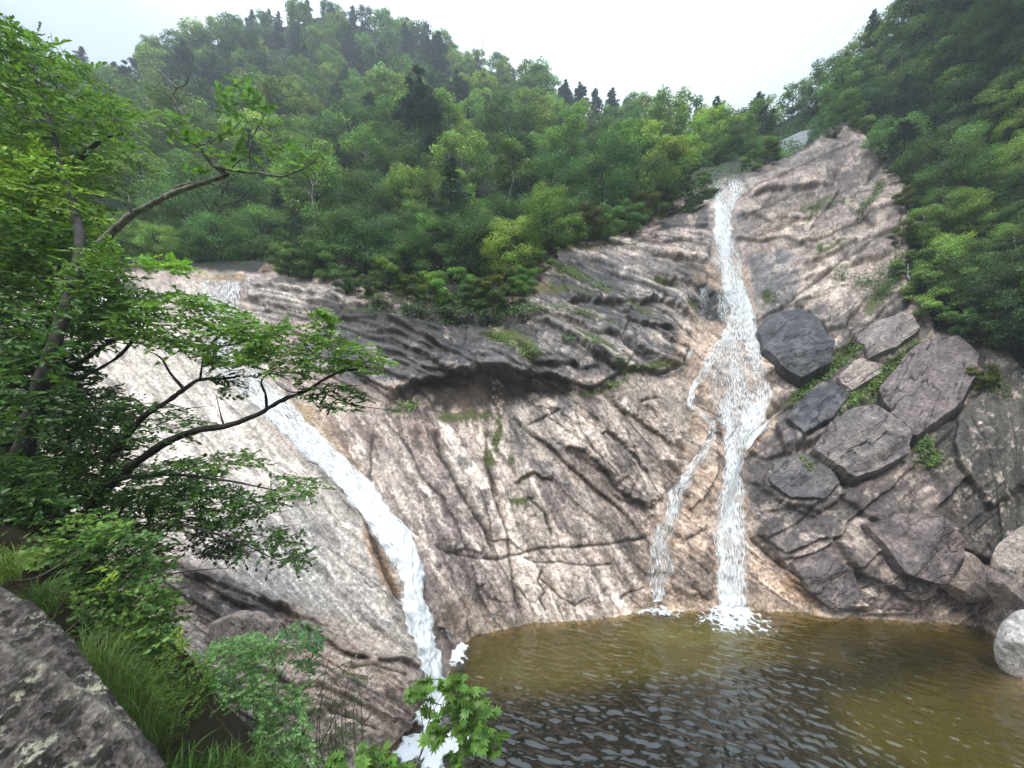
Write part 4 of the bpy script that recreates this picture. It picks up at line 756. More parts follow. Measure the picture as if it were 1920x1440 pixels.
for x in np.arange(150, 1420, 27.0):      # the trees that stand along the skyline
    x = x+rg.uniform(-9, 9); y = float(np.interp(x, sk[:, 0], sk[:, 1]))+5; d = float(fB(np.array([x]), np.array([y]))[0]); u = rg.random(); sp = 'light' if u < .4 else ('dark' if u < .7 else 'conifer')
    k = 'skyline '+LOOK[sp]+' '+zoneB(x, y, d).split(' ', 3)[-1] if 0 else LOOK[sp]+' standing on the mountain skyline '+band(x, [(300, 'at its left end'), (480, 'climbing to the summit'), (640, 'on the very summit'), (800, 'just right of the summit'), (950, 'round the dead snag'), (1100, 'on the right shoulder'), (2000, 'sloping to the saddle')])
    plant(W(x, y, d), 'far', sp, rg.uniform(.6, .95), k, k.replace(' standing', 's standing'), rg)
ORD = ['first','second','third','fourth','fifth','sixth','seventh','eighth','ninth','tenth','eleventh','twelfth','thirteenth','fourteenth','fifteenth','sixteenth','seventeenth','eighteenth','nineteenth','twentieth','twenty-first','twenty-second','twenty-third','twenty-fourth','twenty-fifth']
# shrubs along the rim and on the ledges
def place(x, y, sp, hgt, label, d=None, res='near', group=None, pick=None, squash=1.0, off=0.0):
    P = surf(np.array([x]), np.array([y]), np.array([off]))[0] if d is None else W(x, y, d)
    return plant(P, res, sp, hgt/{'light': 8, 'dark': 7.5, 'birch': 9, 'conifer': 10, 'shrub': 3}[sp], label, group, rg, squash, pick)
for qi, (x, y, h) in enumerate(sorted([(650,552,1.7),(690,560,1.4),(730,556,2.2),(765,568,1.6),(805,572,1.9),(850,578,2.2),(890,582,1.8),(925,585,2.0),(960,575,1.6),(985,555,1.7),(1010,520,1.5),(1030,490,1.4),(1060,472,2.2),(1100,462,2.6),(1140,456,2.8),(1180,442,2.6),(1215,425,2.6),(1245,402,2.2),(1285,372,1.8),(1320,352,1.6),(1410,322,1.8),(1440,312,2.0),(540,520,2.2),(580,522,2.6),(625,525,2.4)])):
    place(x, y, 'shrub', h, ORD[qi]+' low shrub along the rock rim counting from the left waterfall', group='rim shrubs')
for qi, (x, y, h) in enumerate(sorted([(1680,330,1.6),(1700,400,1.8),(1690,460,1.6),(1712,520,1.8),(1735,570,2.0),(1770,610,2.0),(1815,640,1.8),(1860,655,1.9),(1905,665,2.2),(1660,300,1.6),(1600,244,1.2),(1630,250,1.6),(1560,262,1.2),(1840,740,1.3),(1880,610,2.6),(1820,590,2.6),(1780,560,2.6)])):
    place(x, y, 'shrub', h, ORD[qi]+' leafy shrub from the left along the right edge of the rock', group='shrubs edging the rock on the right')
HERO = [(783,378,'conifer',17.5,'tallest conifer with a bare grey lower trunk rising mid-slope',50,1),(846,510,'conifer',8.4,'young dark conifer with a thin straight trunk on the cliff rim',29,0),
 (330,205,'conifer',17,'broad dark pine standing above the forest at upper left',90,2),(470,235,'conifer',11,'dense bluish conifer right of the broad dark pine',82,2),(1590,178,'conifer',6.2,'small pointed fir on the right skyline',54,0),
 (560,118,'conifer',12,'narrow conifer just below the summit of the mountain',124,0),(905,230,'conifer',13,'ragged tall conifer on the right shoulder of the mountain',88,1),(1020,215,'conifer',10,'dark conifer breaking the skyline right of the summit',104,1),(820,150,'conifer',15,'spiky conifer breaking the skyline left of the dead snag',112,1),
 (645,350,'light',11,'large rounded light green tree left of the tallest conifer',60,1),(1275,300,'birch',8.5,'tall birch with a forked white trunk near the right waterfall top',50,1),(1370,300,'dark',7,'open-crowned dark tree on the skyline above the right waterfall',56,0),
 (560,300,'light',9,'yellow-green tree left of the large rounded tree',70,0),(235,215,'conifer',13,'tall dark conifer left of the broad dark pine',92,1),(400,205,'conifer',13,'slim dark conifer between the broad dark pine and the bluish conifer',95,0),(705,330,'conifer',13,'dense dark conifer just left of the tallest conifer trunk',60,2),(960,330,'conifer',11,'mid-slope dark conifer right of the tallest conifer',62,0),(760,110,'conifer',12,'pointed conifer on the ridge between summit and snag',122,0),(860,250,'conifer',14,'pair-topped dark conifer right of the tallest conifer crown',84,1),(1180,250,'conifer',8,'small dark conifer notching the skyline left of the right waterfall',82,0),(1090,215,'conifer',9,'ragged conifer on the skyline right shoulder',98,1),(470,420,'conifer',10,'dark conifer above the left waterfall thicket',40,2),(1000,420,'conifer',5,'pale blue-green young pine near the middle rim',36,0),(335,516,'shrub',2.3,'leafy shrub in the shade left of the left waterfall lip',31,0),(372,513,'shrub',2.0,'leafy shrub directly behind the left waterfall lip',32,1),(412,510,'shrub',2.3,'leafy shrub behind the right half of the left waterfall lip',32,0),(445,508,'shrub',2.2,'leafy shrub just left of the pointed reddish-brown boulder',32,2),(540,512,'shrub',2.4,'leafy shrub just right of the pointed reddish-brown boulder',31,0),(1342,340,'dark',3.6,'small dark tree crowding the lip of the right waterfall on its left',42,0),(1376,326,'dark',3.2,'small dark tree directly behind the lip of the right waterfall',46,1),(1408,318,'dark',3.6,'small dark tree just right of the lip of the right waterfall',46,2),(1440,306,'light',3.2,'small light green tree below the skyline slabs',47,0),(1310,348,'dark',3.4,'rounded dark small tree left of the right waterfall lip',41,1),(150,150,'conifer',9,'thin-topped conifer poking above the left shoulder',100,0)]
for x, y, sp, h, lab, d, pk in HERO: place(x, y, sp, h, lab, d, 'far' if d > 70 else ('mid' if d > 36 else 'near'), None, pk)
# bare snags and pale trunks
def snag(x, y, d, hgt, lab, seed, forks=4):
    r = np.random.default_rng(seed); b = Bag(); P = W(x, y, d); n = 7; ax = np.c_[np.cumsum(r.normal(0, .02*hgt, (n, 2)), 0), np.linspace(-.5, hgt, n)]; b.tube(ax, np.linspace(.012*hgt, .003*hgt, n), 5)
    for k in range(forks):
        i = r.integers(2, n-1); a = r.uniform(0, 6.28); L = hgt*r.uniform(.12, .3); s = ax[i]; e = s+np.array([cos(a)*L*.6, sin(a)*L*.6, L*.8]); b.tube([s, (s+e)/2+[0, 0, -.05*L], e], [.006*hgt, .004*hgt, .0015*hgt], 4)
    ob = b.build('dead_tree', M_BIRCH, None, True); ob.location = P; tag(ob, lab, 'dead tree'); return ob
snag(903,110,122,13,'bare dead snag standing above the skyline right of the summit',1,2)
snag(1510,90+120,58,5,'crooked bare pale snag on the right ridge',2); snag(1690,190,42,5,'leaning pale dead trunk among the trees of the right hillside',3,2)
snag(590,440,34,5.4,'thin pale forked trunk standing in the rim thicket',4,5); snag(845,500,30,6,'grey bare pole trunk beside the young rim conifer',5,1); snag(684,190,92,7,'pale bare trunk in the forest left of centre',6,1)
# undergrowth: leaves nobody could count, carpeting the slopes
def carpet(PG, n, Ll, col, seed, hmin, hmax, vmax):
    r = np.random.default_rng(seed); j = (r.random(n)*(vmax)).astype(int); i = r.integers(0, PG.shape[1]-1, n); fu = r.random(n)[:, None]; fv = r.random(n)[:, None]
    P = PG[j, i]*(1-fu)*(1-fv)+PG[j, i+1]*fu*(1-fv)+PG[j+1, i]*(1-fu)*fv+PG[j+1, i+1]*fu*fv
    hn = .5+.5*vn(P[:, 0]/1.8, P[:, 1]/1.8+P[:, 2]/2, s=seed); P = P+np.array([0, 0, 1.])*((hmin+(hmax-hmin)*hn*r.random(n))[:, None])
    Nl = unit(np.array([0, -.35, 1.])+r.normal(0, .5, (n, 3))); D = unit(np.cross(Nl, r.normal(size=(n, 3)))); d = P[:, 1]
    c = np.asarray(col)*(1+.35*vn(P[:, 0]/4, P[:, 1]/4, s=seed+1))[:, None]*(1+r.normal(0, .2, n))[:, None].clip(.4, 1.6)
    b = Bag(); diamonds(b, P, D, Nl, Ll*np.clip(d/35, .6, 3)*r.uniform(.6, 1.3, n), .6, c); return b
ob = carpet(PB, 90000, .20, G2, 5, .1, 2.2, 118).build('undergrowth', M_LEAF); tag(ob, 'dense green undergrowth between the trees of the central mountain', 'undergrowth', None, 'stuff')
ob = carpet(PC_, 60000, .17, G4, 6, .1, 1.6, 108).build('undergrowth', M_LEAF); tag(ob, 'dense green undergrowth between the trees of the right hillside', 'undergrowth', None, 'stuff')
# plants rooted in the cracks of the rock
r = np.random.default_rng(77); b = Bag()
for pts, wd, n, L, c in [([(1490,745),(1540,705),(1590,668),(1640,640)],12,1500,.14,G1),([(1570,765),(1620,740),(1660,705),(1700,675),(1740,650)],16,3000,.14,G1),([(1660,770),(1700,800),(1730,830),(1710,860)],14,1200,.13,G2),
  ([(700,575),(780,585),(860,598),(940,600)],14,4200,.13,G4),([(780,560),(900,580),(1000,590)],14,3000,.13,G2),([(1490,860),(1510,880),(1525,900)],7,350,.12,G1),([(1560,520),(1620,540),(1660,500)],14,1000,.13,G2),([(1640,560),(1680,520),(1690,450)],14,1500,.13,G2),
  ([(930,640),(970,660),(1000,680)],10,900,.10,G1),([(1050,640),(1110,660),(1160,700),(1230,694)],6,1100,.10,G2),([(1130,725),(1170,712)],6,400,.1,G1),([(960,935),(985,942)],7,260,.1,G1),([(930,800),(928,840),(915,870)],6,300,.09,G1),
  ([(1040,510),(1090,530),(1140,560)],9,900,.1,G1),([(1000,590),(1050,590),(1100,605)],8,700,.1,G2),([(1430,545),(1450,565)],8,300,.12,G2),([(1500,395),(1560,385),(1600,380)],7,500,.14,G2),([(1650,345),(1640,380),(1600,420)],8,700,.15,G2),([(1540,455),(1530,480)],6,250,.13,G1),([(1730,830),(1760,870),(1700,880)],9,600,.12,G1),([(1800,700),(1850,720),(1880,740)],16,1800,.13,G2),([(640,590),(700,590)],5,300,.1,G2)]:
    pts = np.array(pts, float); q = r.random(n)*(len(pts)-1); k = q.astype(int); p = pts[k]+(pts[k+1]-pts[k])*(q-k)[:, None]+r.normal(0, wd*.5, (n, 2))
    kp = (vn(p[:, 0]/13, p[:, 1]/13, s=int(n)) > -.15); p = p[kp]+r.normal(0, wd*.35, (kp.sum(), 2)); n = len(p)
    P = surf(p[:, 0], p[:, 1], r.uniform(.02, .35, n)); Nl = unit(np.array([0, -.5, 1.])+r.normal(0, .5, (n, 3))); D = unit(np.cross(Nl, r.normal(size=(n, 3))))
    diamonds(b, P, D, Nl, L*r.uniform(.6, 1.4, n), .6, np.asarray(c)*(1+r.normal(0, .25, n))[:, None].clip(.4, 1.6))
ob = b.build('ledge_plants', M_LEAF); tag(ob, 'ferns, grass and small herbs rooted in the ledges and cracks of the rock', 'plants', None, 'stuff')

# ------------------------------------------------------------------ separate boulders
def shade(P, seed, c0, c1, c2, spot=None):
    x, y, z = P[..., 0], P[..., 1], P[..., 2]; a = fbm(x*1.9, y*1.9, z*1.9, s=seed, o=6, g=.62); b_ = fbm(x*8, y*8, z*8, s=seed+1, o=4, g=.7)
    c = np.asarray(c0)+0*P; m = sstep(-.05, .35, a)[..., None]; c = c*(1-m)+np.asarray(c1)*m; m = (sstep(.12, .4, b_-.5*a)*.85)[..., None]; return (c*(1-m)+np.asarray(c2)*m)*(1+.5*fbm(x*5, y*5, z*3, s=seed+2, o=5, g=.7)[..., None])
def boulder(poly, d, thick, seed, lab, cols, rough=.10, tilt=0.0, wet=.2, name='boulder', facets=10, sink=.6):
    """a closed stone: outline radius by angle, real thickness, planed facets"""
    r = np.random.default_rng(seed); Pp = np.array(poly, float); c = Pp.mean(0); cw = W(c[0], c[1], d); w2 = (W(Pp[:, 0], Pp[:, 1], np.full(len(Pp), d))-cw)
    an = np.arctan2(w2[:, 2], w2[:, 0]); rad = np.hypot(w2[:, 0], w2[:, 2]); o_ = np.argsort(an); an = an[o_]; rad = rad[o_]
    na, nb = 150, 90; A = np.linspace(-pi, pi, na, endpoint=False); B = np.linspace(1e-8, pi-1e-8, nb)
    ra = np.interp(A, np.r_[an-2*pi, an, an+2*pi], np.r_[rad, rad, rad]); AA, BB = np.meshgrid(A, B); RA = ra[None]
    s = np.sin(BB)**.30; k = np.sign(np.cos(BB))*np.abs(np.cos(BB))**.5
    V = np.stack([RA*s*np.cos(AA), -thick*k, RA*s*np.sin(AA)], -1)
    for i in range(facets):
        n = unit(np.array([r.normal(), -abs(r.normal())-.35, r.normal()])); hmax = (V@n).max(); h = hmax*r.uniform(.70, .9); e = np.maximum(V@n-h, 0)[..., None]; V = V-n*e*.97
    V[..., 1] += tilt*V[..., 2]; sc_ = float(ra.mean())
    N0 = unit(V+1e-6); X, Y, Z = (V[..., i]/1.0 for i in range(3))
    V = V+N0*(rough*.55*sc_*fbm(X*2.6/sc_+seed, Y*2.6/sc_, Z*2.6/sc_, s=seed, o=6, g=.6)[..., None]-.05*sc_*np.exp(-(fbm(X*1.1/sc_+9, Y/sc_, Z*2.2/sc_, s=seed+5, o=5, g=.6)/.011)**2)[..., None])
    co = shade(V+cw, seed, *cols); cr = np.exp(-(fbm(X*1.1/sc_+9, Y/sc_, Z*2.2/sc_, s=seed+5, o=5, g=.6)/.011)**2); co = co*(1-.75*cr[..., None])
    ob = mesh_np(name, V, gridfaces(nb, na, True), M_ROCK, co, None, {'Wet': np.full(V.shape[:2], wet)}, smooth=True); ob.location = cw+np.array([0, thick*sink, 0]); tag(ob, lab, 'boulder'); return ob
def wedged(poly, T, seed, lab, cols, wet=.2, tilt=(0, .5), nf=5, th=-36):
    r = np.random.default_rng(seed); Pp = np.array(poly, float); c = Pp.mean(0); v = Pp-c; an = np.arctan2(v[:, 1], v[:, 0]); rad = np.hypot(*v.T); o_ = np.argsort(an); an = an[o_]; rad = rad[o_]
    # dense outline with true corners
    Q = np.concatenate([Pp[o_], Pp[o_][:1]]); t = np.linspace(0, len(Pp), 260, endpoint=False); i = t.astype(int); f = (t-i)[:, None]; ol = Q[i]*(1-f)+Q[i+1]*f-c
    ol = ol*(1+.045*fbm(ol[:, 0]/16+seed, ol[:, 1]/16, s=seed, o=4))[:, None]; rr = np.r_[np.linspace(0, .93, 60), np.linspace(.94, 1.0, 16)]
    X = c[0]+ol[None, :, 0]*rr[:, None]; Y = c[1]+ol[None, :, 1]*rr[:, None]; sc = float(rad.mean()); u = (X-c[0])/sc; w_ = (Y-c[1])/sc
    h = np.full(X.shape, 9.0)
    for k in range(nf):
        a = 2*pi*(k+r.uniform(-.25, .25))/nf; sl = r.uniform(.15, .5); h = np.minimum(h, T*(1.05+r.uniform(0, .15))-T*sl*np.maximum(u*cos(a)+w_*sin(a)-r.uniform(-.1, .35), 0))
    h = h+T*(tilt[0]*u+tilt[1]*w_)*.5
    q = radians(th); aa = cos(q)*X+sin(q)*Y; cc_ = -sin(q)*X+cos(q)*Y; n1 = fbm(aa/60, cc_/18, s=seed+1, o=5, g=.6); ck = np.exp(-(fbm(aa/90+seed, cc_/26, s=seed+2, o=4)/.022)**2)
    h = h+.10*T*n1-.10*T*ck; edge = sstep(1.0, .955, rr)[:, None]*(1+0*X); h = h*edge-.35*(1-edge)
    sm = fd(X, Y); base_ = W(X, Y, sm); nn = unit(bil(NR, -20, 205, GS, np.full(1, c[0]), np.full(1, c[1])))[0]
    mid = bil(blur(DISP, 12), -20, 205, GS, X, Y); P = base_+nn*(np.median(mid)+.6*(mid-np.median(mid))+h)[..., None]
    co = shade(P, seed, *cols)*(1+.45*fbm(aa/22, cc_/6, s=seed+4, o=5, g=.7)[..., None]); co = co*(1-.8*ck[..., None])*(.25+.75*sstep(1.0, .97, rr)[:, None, None])
    o0 = P.mean((0, 1)); ob = mesh_np('boulder', P-o0, gridfaces(*X.shape, True), M_ROCK, co, None, {'Wet': np.full(X.shape, wet)}, smooth=True); ob.location = o0; tag(ob, lab, 'boulder'); return ob
PALE = ((.34, .27, .235), (.20, .165, .155), (.44, .37, .32)); PURP = ((.16, .125, .12), (.22, .175, .165), (.10, .082, .082)); DARK = ((.045, .046, .052), (.105, .10, .105), (.022, .021, .023)); GREY = ((.44, .41, .38), (.30, .27, .25), (.56, .53, .50))
wedged([(1416,628),(1434,594),(1492,586),(1526,612),(1560,655),(1556,690),(1522,714),(1494,728),(1456,706),(1428,672)], .75, 1, 'dark blue-black wet block jutting out right of the main waterfall', DARK, .6, (0, .35), 5, -20)
wedged([(1642,745),(1672,712),(1702,672),(1742,645),(1800,640),(1834,676),(1826,728),(1800,772),(1752,812),(1716,838),(1676,806),(1650,772)], .95, 2, 'big smooth purplish-brown boulder perched high on the right rocks', PURP, .15, (.1, .3), 5, -60)
wedged([(1512,858),(1540,812),(1582,780),(1622,768),(1664,788),(1704,828),(1692,866),(1640,894),(1588,916),(1548,892)], .9, 3, 'broad grey-brown boulder wedged below the big purplish one', ((.15,.125,.12),(.24,.20,.18),(.09,.08,.082)), .35, (-.1, .3), 5, -30)
wedged([(1562,716),(1604,682),(1640,690),(1648,708),(1612,730),(1590,744)], .45, 4, 'small pale tan block among the dark wet slabs', PALE, .1, (0, .3), 4)
wedged([(1470,800),(1512,742),(1562,722),(1592,752),(1556,800),(1500,836)], .4, 35, 'long dark wet slab below the diagonal line of ferns', DARK, .6, (0, .4), 4)
wedged([(1600,985),(1650,962),(1720,968),(1762,1010),(1752,1062),(1700,1090),(1636,1070)], .7, 36, 'massive brown-black fractured block above the pool on the right', ((.12,.092,.088),(.22,.17,.155),(.055,.046,.046)), .35, (.1, .5), 5)
wedged([(1446,872),(1500,852),(1546,868),(1572,916),(1540,950),(1480,946),(1438,912)], .26, 38, 'dark cracked wet slab under the broad grey-brown boulder', ((.10,.09,.09),(.17,.145,.135),(.055,.05,.05)), .5, (0, .4), 4)
wedged([(1470,1052),(1530,1030),(1578,1062),(1592,1112),(1548,1140),(1498,1104)], .45, 39, 'dark brown pale-flecked slab touching the pool right of the main fall', ((.13,.105,.10),(.24,.19,.165),(.07,.058,.058)), .5, (0, .4), 4)
wedged([(1592,640),(1640,612),(1704,600),(1722,628),(1672,668),(1618,690)], .4, 37, 'flat grey-pink slab above the tan block on the right', ((.22,.18,.17),(.30,.25,.22),(.14,.12,.12)), .2, (0, .3), 4)
boulder([(1760,1062),(1790,1036),(1822,1040),(1860,1068),(1866,1108),(1850,1146),(1800,1120),(1762,1092)], 15.9, .6, 5, 'grey-pink boulder at the water line in the right corner', PALE, .08, .3)
boulder([(1690,1096),(1712,1074),(1748,1076),(1762,1102),(1736,1126),(1706,1122)], 16.2, .5, 6, 'small rounded pink boulder left of the grey-pink corner boulder', PALE, .08, .3)
boulder([(1892,1080),(1905,1040),(1940,998),(1990,980),(2040,1060),(2030,1150),(1960,1175),(1912,1185),(1894,1150)], 13.9, .45, 7, 'tall tan boulder standing on the right bank at the picture edge', PALE, .08)
boulder([(1900,1205),(1920,1175),(1970,1155),(2030,1180),(2060,1260),(2010,1320),(1945,1312),(1908,1288),(1898,1245)], 12.9, .4, 8, 'blocky pale grey boulder lowest on the right bank', GREY, .14, facets=16)
boulder([(459,524),(466,508),(488,489),(508,497),(522,510),(528,526),(500,530),(470,530)], 27.0, .7, 11, 'pointed reddish-brown boulder sitting beside the top of the left waterfall', ((.20,.12,.085),(.15,.095,.07),(.30,.24,.19)), .07)
boulder([(618,520),(630,492),(650,478),(668,486),(664,520),(640,528)], 27.0, .6, 12, 'brown boulder half hidden by shrubs on the left rim', ((.20,.14,.11),(.15,.10,.08),(.28,.24,.2)), .07)
boulder([(1016,430),(1030,408),(1046,414),(1050,440),(1030,446)], 31.5, .7, 13, 'pale boulder showing between the bushes on the middle rim', GREY, .07)
boulder([(370,1190),(410,1170),(450,1164),(490,1176),(520,1200),(480,1225),(410,1220)], 11.0, .35, 15, 'rounded pinkish boulder behind the shrubs at lower left', ((.44,.33,.275),(.34,.25,.21),(.5,.4,.34)), .06)
# grey slabs at the skyline and their thin film of water
def slab(poly, ds, thick, lab, c, seed, name='rock_slab'):
    P = W([p[0] for p in poly], [p[1] for p in poly], ds); n = len(P); ctr = P.mean(0); k = 14; rings = [ctr+(P-ctr)*q for q in np.linspace(.02, 1, k)]
    V = np.stack(rings); m = 8; V2 = np.concatenate([V, V[:, :1]], 1); idx = np.linspace(0, n, n*m, endpoint=False); i0 = idx.astype(int); f = (idx-i0)[None, :, None]; V3 = V2[:, i0]*(1-f)+V2[:, i0+1]*f
    V3 = V3+np.array([0, 0, 1.])*(.12*fbm(V3[..., 0], V3[..., 1]*2, s=seed, o=4))[..., None]; low = V3[-1]+np.array([.3, .6, -thick]); V3 = np.concatenate([V3, low[None]])
    ob = mesh_np(name, V3, gridfaces(*V3.shape[:2], True), M_ROCK, shade(V3, seed, c, np.asarray(c)*.75, np.asarray(c)*1.25), None, {'Wet': np.full(V3.shape[:2], .6)}, smooth=True); tag(ob, lab, 'rock slab'); return ob
slab([(1455,268),(1500,248),(1545,236),(1546,262),(1520,266),(1490,277),(1470,282)], [52,52,52,50,50,49,49], 1.5, 'smooth blue-grey rock slab at the skyline under the right ridge', (.24,.26,.29), 21)
slab([(1478,288),(1520,270),(1550,258),(1540,272),(1500,292),(1478,300),(1440,316),(1424,316)], [49,48.5,48,46,46,46,46,46.5], 1.2, 'wet pale slab below the blue-grey one at the skyline', (.55,.56,.57), 22)

# ------------------------------------------------------------------ near bank (ground the foreground plants stand on)
NB = [(-500,560,9),(-200,620,8.5),(-500,900,5.2),(0,700,8.2),(60,860,7.2),(-300,1200,3),(0,1050,4.8),(120,1010,5.8),(220,1130,5.6),(330,1200,5.8),(430,1330,5.6),(540,1420,5.4),(620,1480,5.2),(0,1440,2.6),(200,1440,3.3),(-300,1700,2),(400,1500,4.4),(700,1700,3.6),(300,1700,2.6)]
fN = rbf(NB); bnk = np.array([(-600,600),(-200,620),(0,700),(80,860),(150,990),(230,1120),(340,1215),(430,1325),(540,1425),(620,1490),(760,1600)], float)
u = np.linspace(0, 1, 160); tt = np.linspace(0, 1, len(bnk)); bxx = np.interp(u, tt, bnk[:, 0]); byy = np.interp(u, tt, bnk[:, 1]); vq = np.linspace(0, 1, 90)[:, None]
Xn = bxx[None]-vq*(260+bxx[None]*.3+200); Yn = byy[None]+vq*(1750-byy[None]); PN = W(Xn, Yn, fN(Xn, Yn)); PN = PN+.10*fbm(PN[..., 0]*1.5, PN[..., 1]*1.5, PN[..., 2]*1.5, s=301, o=4)[..., None]*np.array([0, .3, 1])
PN = np.concatenate([(PN[0]+np.array([.4, .8, -4.]))[None], PN]); cb = C(.035, .030, .018)*(1+.5*fbm(PN[..., 0]*3, PN[..., 2]*3, s=302)[..., None])
bank = mesh_np('near_bank', PN, gridfaces(*PN.shape[:2]), M_SOIL, cb, smooth=True); tag(bank, kind='structure')
# big lichen-covered rock under the photographer's hand
def near_rock():
    ed = np.array([(-300,1040),(-60,1080),(0,1100),(60,1130),(120,1180),(160,1230),(200,1290),(250,1350),(290,1400),(330,1470),(420,1620),(520,1900)], float); n = 520
    u = np.linspace(0, 1, n); tt = np.linspace(0, 1, len(ed)); ex = np.interp(u, tt, ed[:, 0])+5*fbm(u*30, u*0, s=311, o=4); ey = np.interp(u, tt, ed[:, 1])+4*fbm(u*30, u*0+4, s=312, o=4); m = 380
    v = np.linspace(0, 1, m)[:, None]; de = 2.9-.9*u[None]; X = ex[None]-v*560; Y = ey[None]+v*560; d = de-(1.35-.2*u[None])*v**.8
    P = W(X, Y, d); q = P*1.0; ns = fbm(q[..., 0]*3, q[..., 1]*3, q[..., 2]*3, s=313, o=6, g=.55); fine = fbm(q[..., 0]*22, q[..., 1]*22, q[..., 2]*22, s=314, o=4, g=.6)
    P = P+np.array([.35, -.35, .85])*(.10*ns+.010*fine)[..., None]*sstep(0, .04, v)[..., None]
    # a raised rib that runs parallel to the edge
    rb_ = np.exp(-((v-.09-.05*np.sin(u[None]*7))/.02)**2); P[..., 2] += .03*rb_
    c = np.ones(X.shape+(1,))*C(.15, .125, .12); a = fbm(q[..., 0]*7, q[..., 1]*7, q[..., 2]*7, s=315, o=5, g=.6); b_ = fbm(q[..., 0]*38, q[..., 1]*38, q[..., 2]*38, s=316, o=4, g=.7)
    def bl(m_, cc): 
        nonlocal c; c = c*(1-m_[..., None])+np.asarray(cc)*m_[..., None]
    bl(sstep(-.1, .3, b_)*.8, (.29, .245, .23)); bl(sstep(.10, .28, -b_+.3*a)*.85, (.06, .05, .048))
    lich = sstep(.05, .25, a+.25*b_+.35*(v-.35)); bl(lich*sstep(-.08, .06, b_)*.95, (.62, .62, .47)); mo = sstep(.10, .17, fbm(q[..., 0]*17+7, q[..., 1]*17, q[..., 2]*17, s=317, o=5, g=.6)+.12*a); bl(mo*.97, (.028, .026, .012))
    top = sstep(.25, .05, u[None]+.0*v)*sstep(.5, .2, v); bl(top*sstep(-.2, .1, a)*.8, (.04, .038, .016)); bl(rb_*.6, (.42, .38, .35))
    c = c*np.array([.50, .48, .44])*(1+.5*fbm(q[..., 0]*75, q[..., 1]*75, q[..., 2]*75, s=333, o=2)[..., None])
    P = P+np.array([.2, -.2, .9])*(-.0+.010*mo)[..., None]
    lowr = P[0]+np.array([-.05, .5, -1.6]); P = np.concatenate([lowr[None], P]); c = np.concatenate([c[:1]*.8, c])
    ob = mesh_np('lichen_boulder', P, gridfaces(*P.shape[:2]), M_ROCK, c, None, {'Wet': np.zeros(P.shape[:2])}, smooth=True); tag(ob, 'large dark boulder blotched with moss and yellow-grey lichen at lower left', 'boulder')
near_rock()

# ------------------------------------------------------------------ foreground trees and shrubs
LG1 = (.15, .27, .055); LG2 = (.085, .17, .042); LG3 = (.23, .37, .06); LG4 = (.05, .10, .032); LGB = (.16, .29, .095)
def rpoly(rng, poly, n):
    Pp = np.array(poly, float); lo, hi = Pp.min(0), Pp.max(0); out = np.zeros((0, 2))
    while len(out) < n:
        q = rng.uniform(lo, hi, (n*3, 2)); q = q[polysd(poly, q[:, 0], q[:, 1]) > 0]; out = np.r_[out, q]
    return out[:n]
def sprays(bl, bt, rng, PT, dirs, Ls, nl, Ll, wr, col, shape='oval', tw=.004, droop=.15, cvar=.18, flat=.35):
    """leafy twigs: each has a stalk, alternate leaves lying roughly in one layer"""
    for P, D, L in zip(PT, dirs, Ls):
        D = unit(D); m = max(4, int(nl)); t = np.linspace(.12, 1, m); bend = np.array([0, 0, -droop*L]); up = unit(np.array([0, 0, 1.])+rng.normal(0, flat, 3)); S = unit(np.cross(D, up))
        ax = P+D*L*t[:, None]+bend*(t**2)[:, None]
        if bt is not None: bt.tube(np.array([P, P+D*L*.5+bend*.25, P+D*L+bend]), [tw, tw*.7, tw*.3], 3)
        sg = np.where(np.arange(m) % 2, 1, -1)[:, None]; sp_ = (1.0-.75*t[:, None])
        ld = unit(D*(.55+.5*t[:, None])+S*sg*sp_+rng.normal(0, .22, (m, 3))); nn = unit(up+rng.normal(0, .35, (m, 3)))
        cc = np.asarray(col)*(1+rng.normal(0, .12))*np.array([1+rng.normal(0, .05), 1, 1])
        leafs(bl, ax, ld, nn, Ll*rng.uniform(.65, 1.2, m), wr, cc*(1+rng.normal(0, cvar, m))[:, None].clip(.5, 1.6), shape)
def mass(bl, bt, rng, poly, drng, n, L, nl, Ll, wr, col, shape='oval', dirb=(.5, -.1, .1), **kw):
    q = rpoly(rng, poly, n); d = rng.uniform(*drng, n); P = W(q[:, 0], q[:, 1], d); D = unit(rng.normal(0, .75, (n, 3))*np.array([1, 1, .35])+np.array(dirb)); sprays(bl, bt, rng, P-D*L*.5, D, L*rng.uniform(.6, 1.3, n), nl, Ll, wr, col, shape, **kw)
def bough(bag, pts, r0, r1, seg=8, seed=0, jit=.012):
    """pts: (photo x, y, distance)"""
    p = np.array(pts, float); Wp = W(p[:, 0], p[:, 1], p[:, 2]); n = max(8, len(p)*5); t = np.linspace(0, len(p)-1, n); i = np.minimum(t.astype(int), len(p)-2); f = (t-i)[:, None]
    g_ = np.gradient(Wp, axis=0); h00 = 2*f**3-3*f**2+1; h10 = f**3-2*f**2+f; h01 = -2*f**3+3*f**2; h11 = f**3-f**2
    A = Wp[i]*h00+g_[i]*h10+Wp[i+1]*h01+g_[i+1]*h11; r = np.random.default_rng(seed); A = A+r.normal(0, jit*r0*4, A.shape)
    bag.tube(A, np.linspace(r0, r1, n)*(1+.10*r.normal(size=n)).clip(.7, 1.3), seg); return A
def finish(root, parts):
    for b, nm, mt in parts: b.build(nm, mt, root, nm != 'foliage')
    rebase(root)
rf = np.random.default_rng(5)
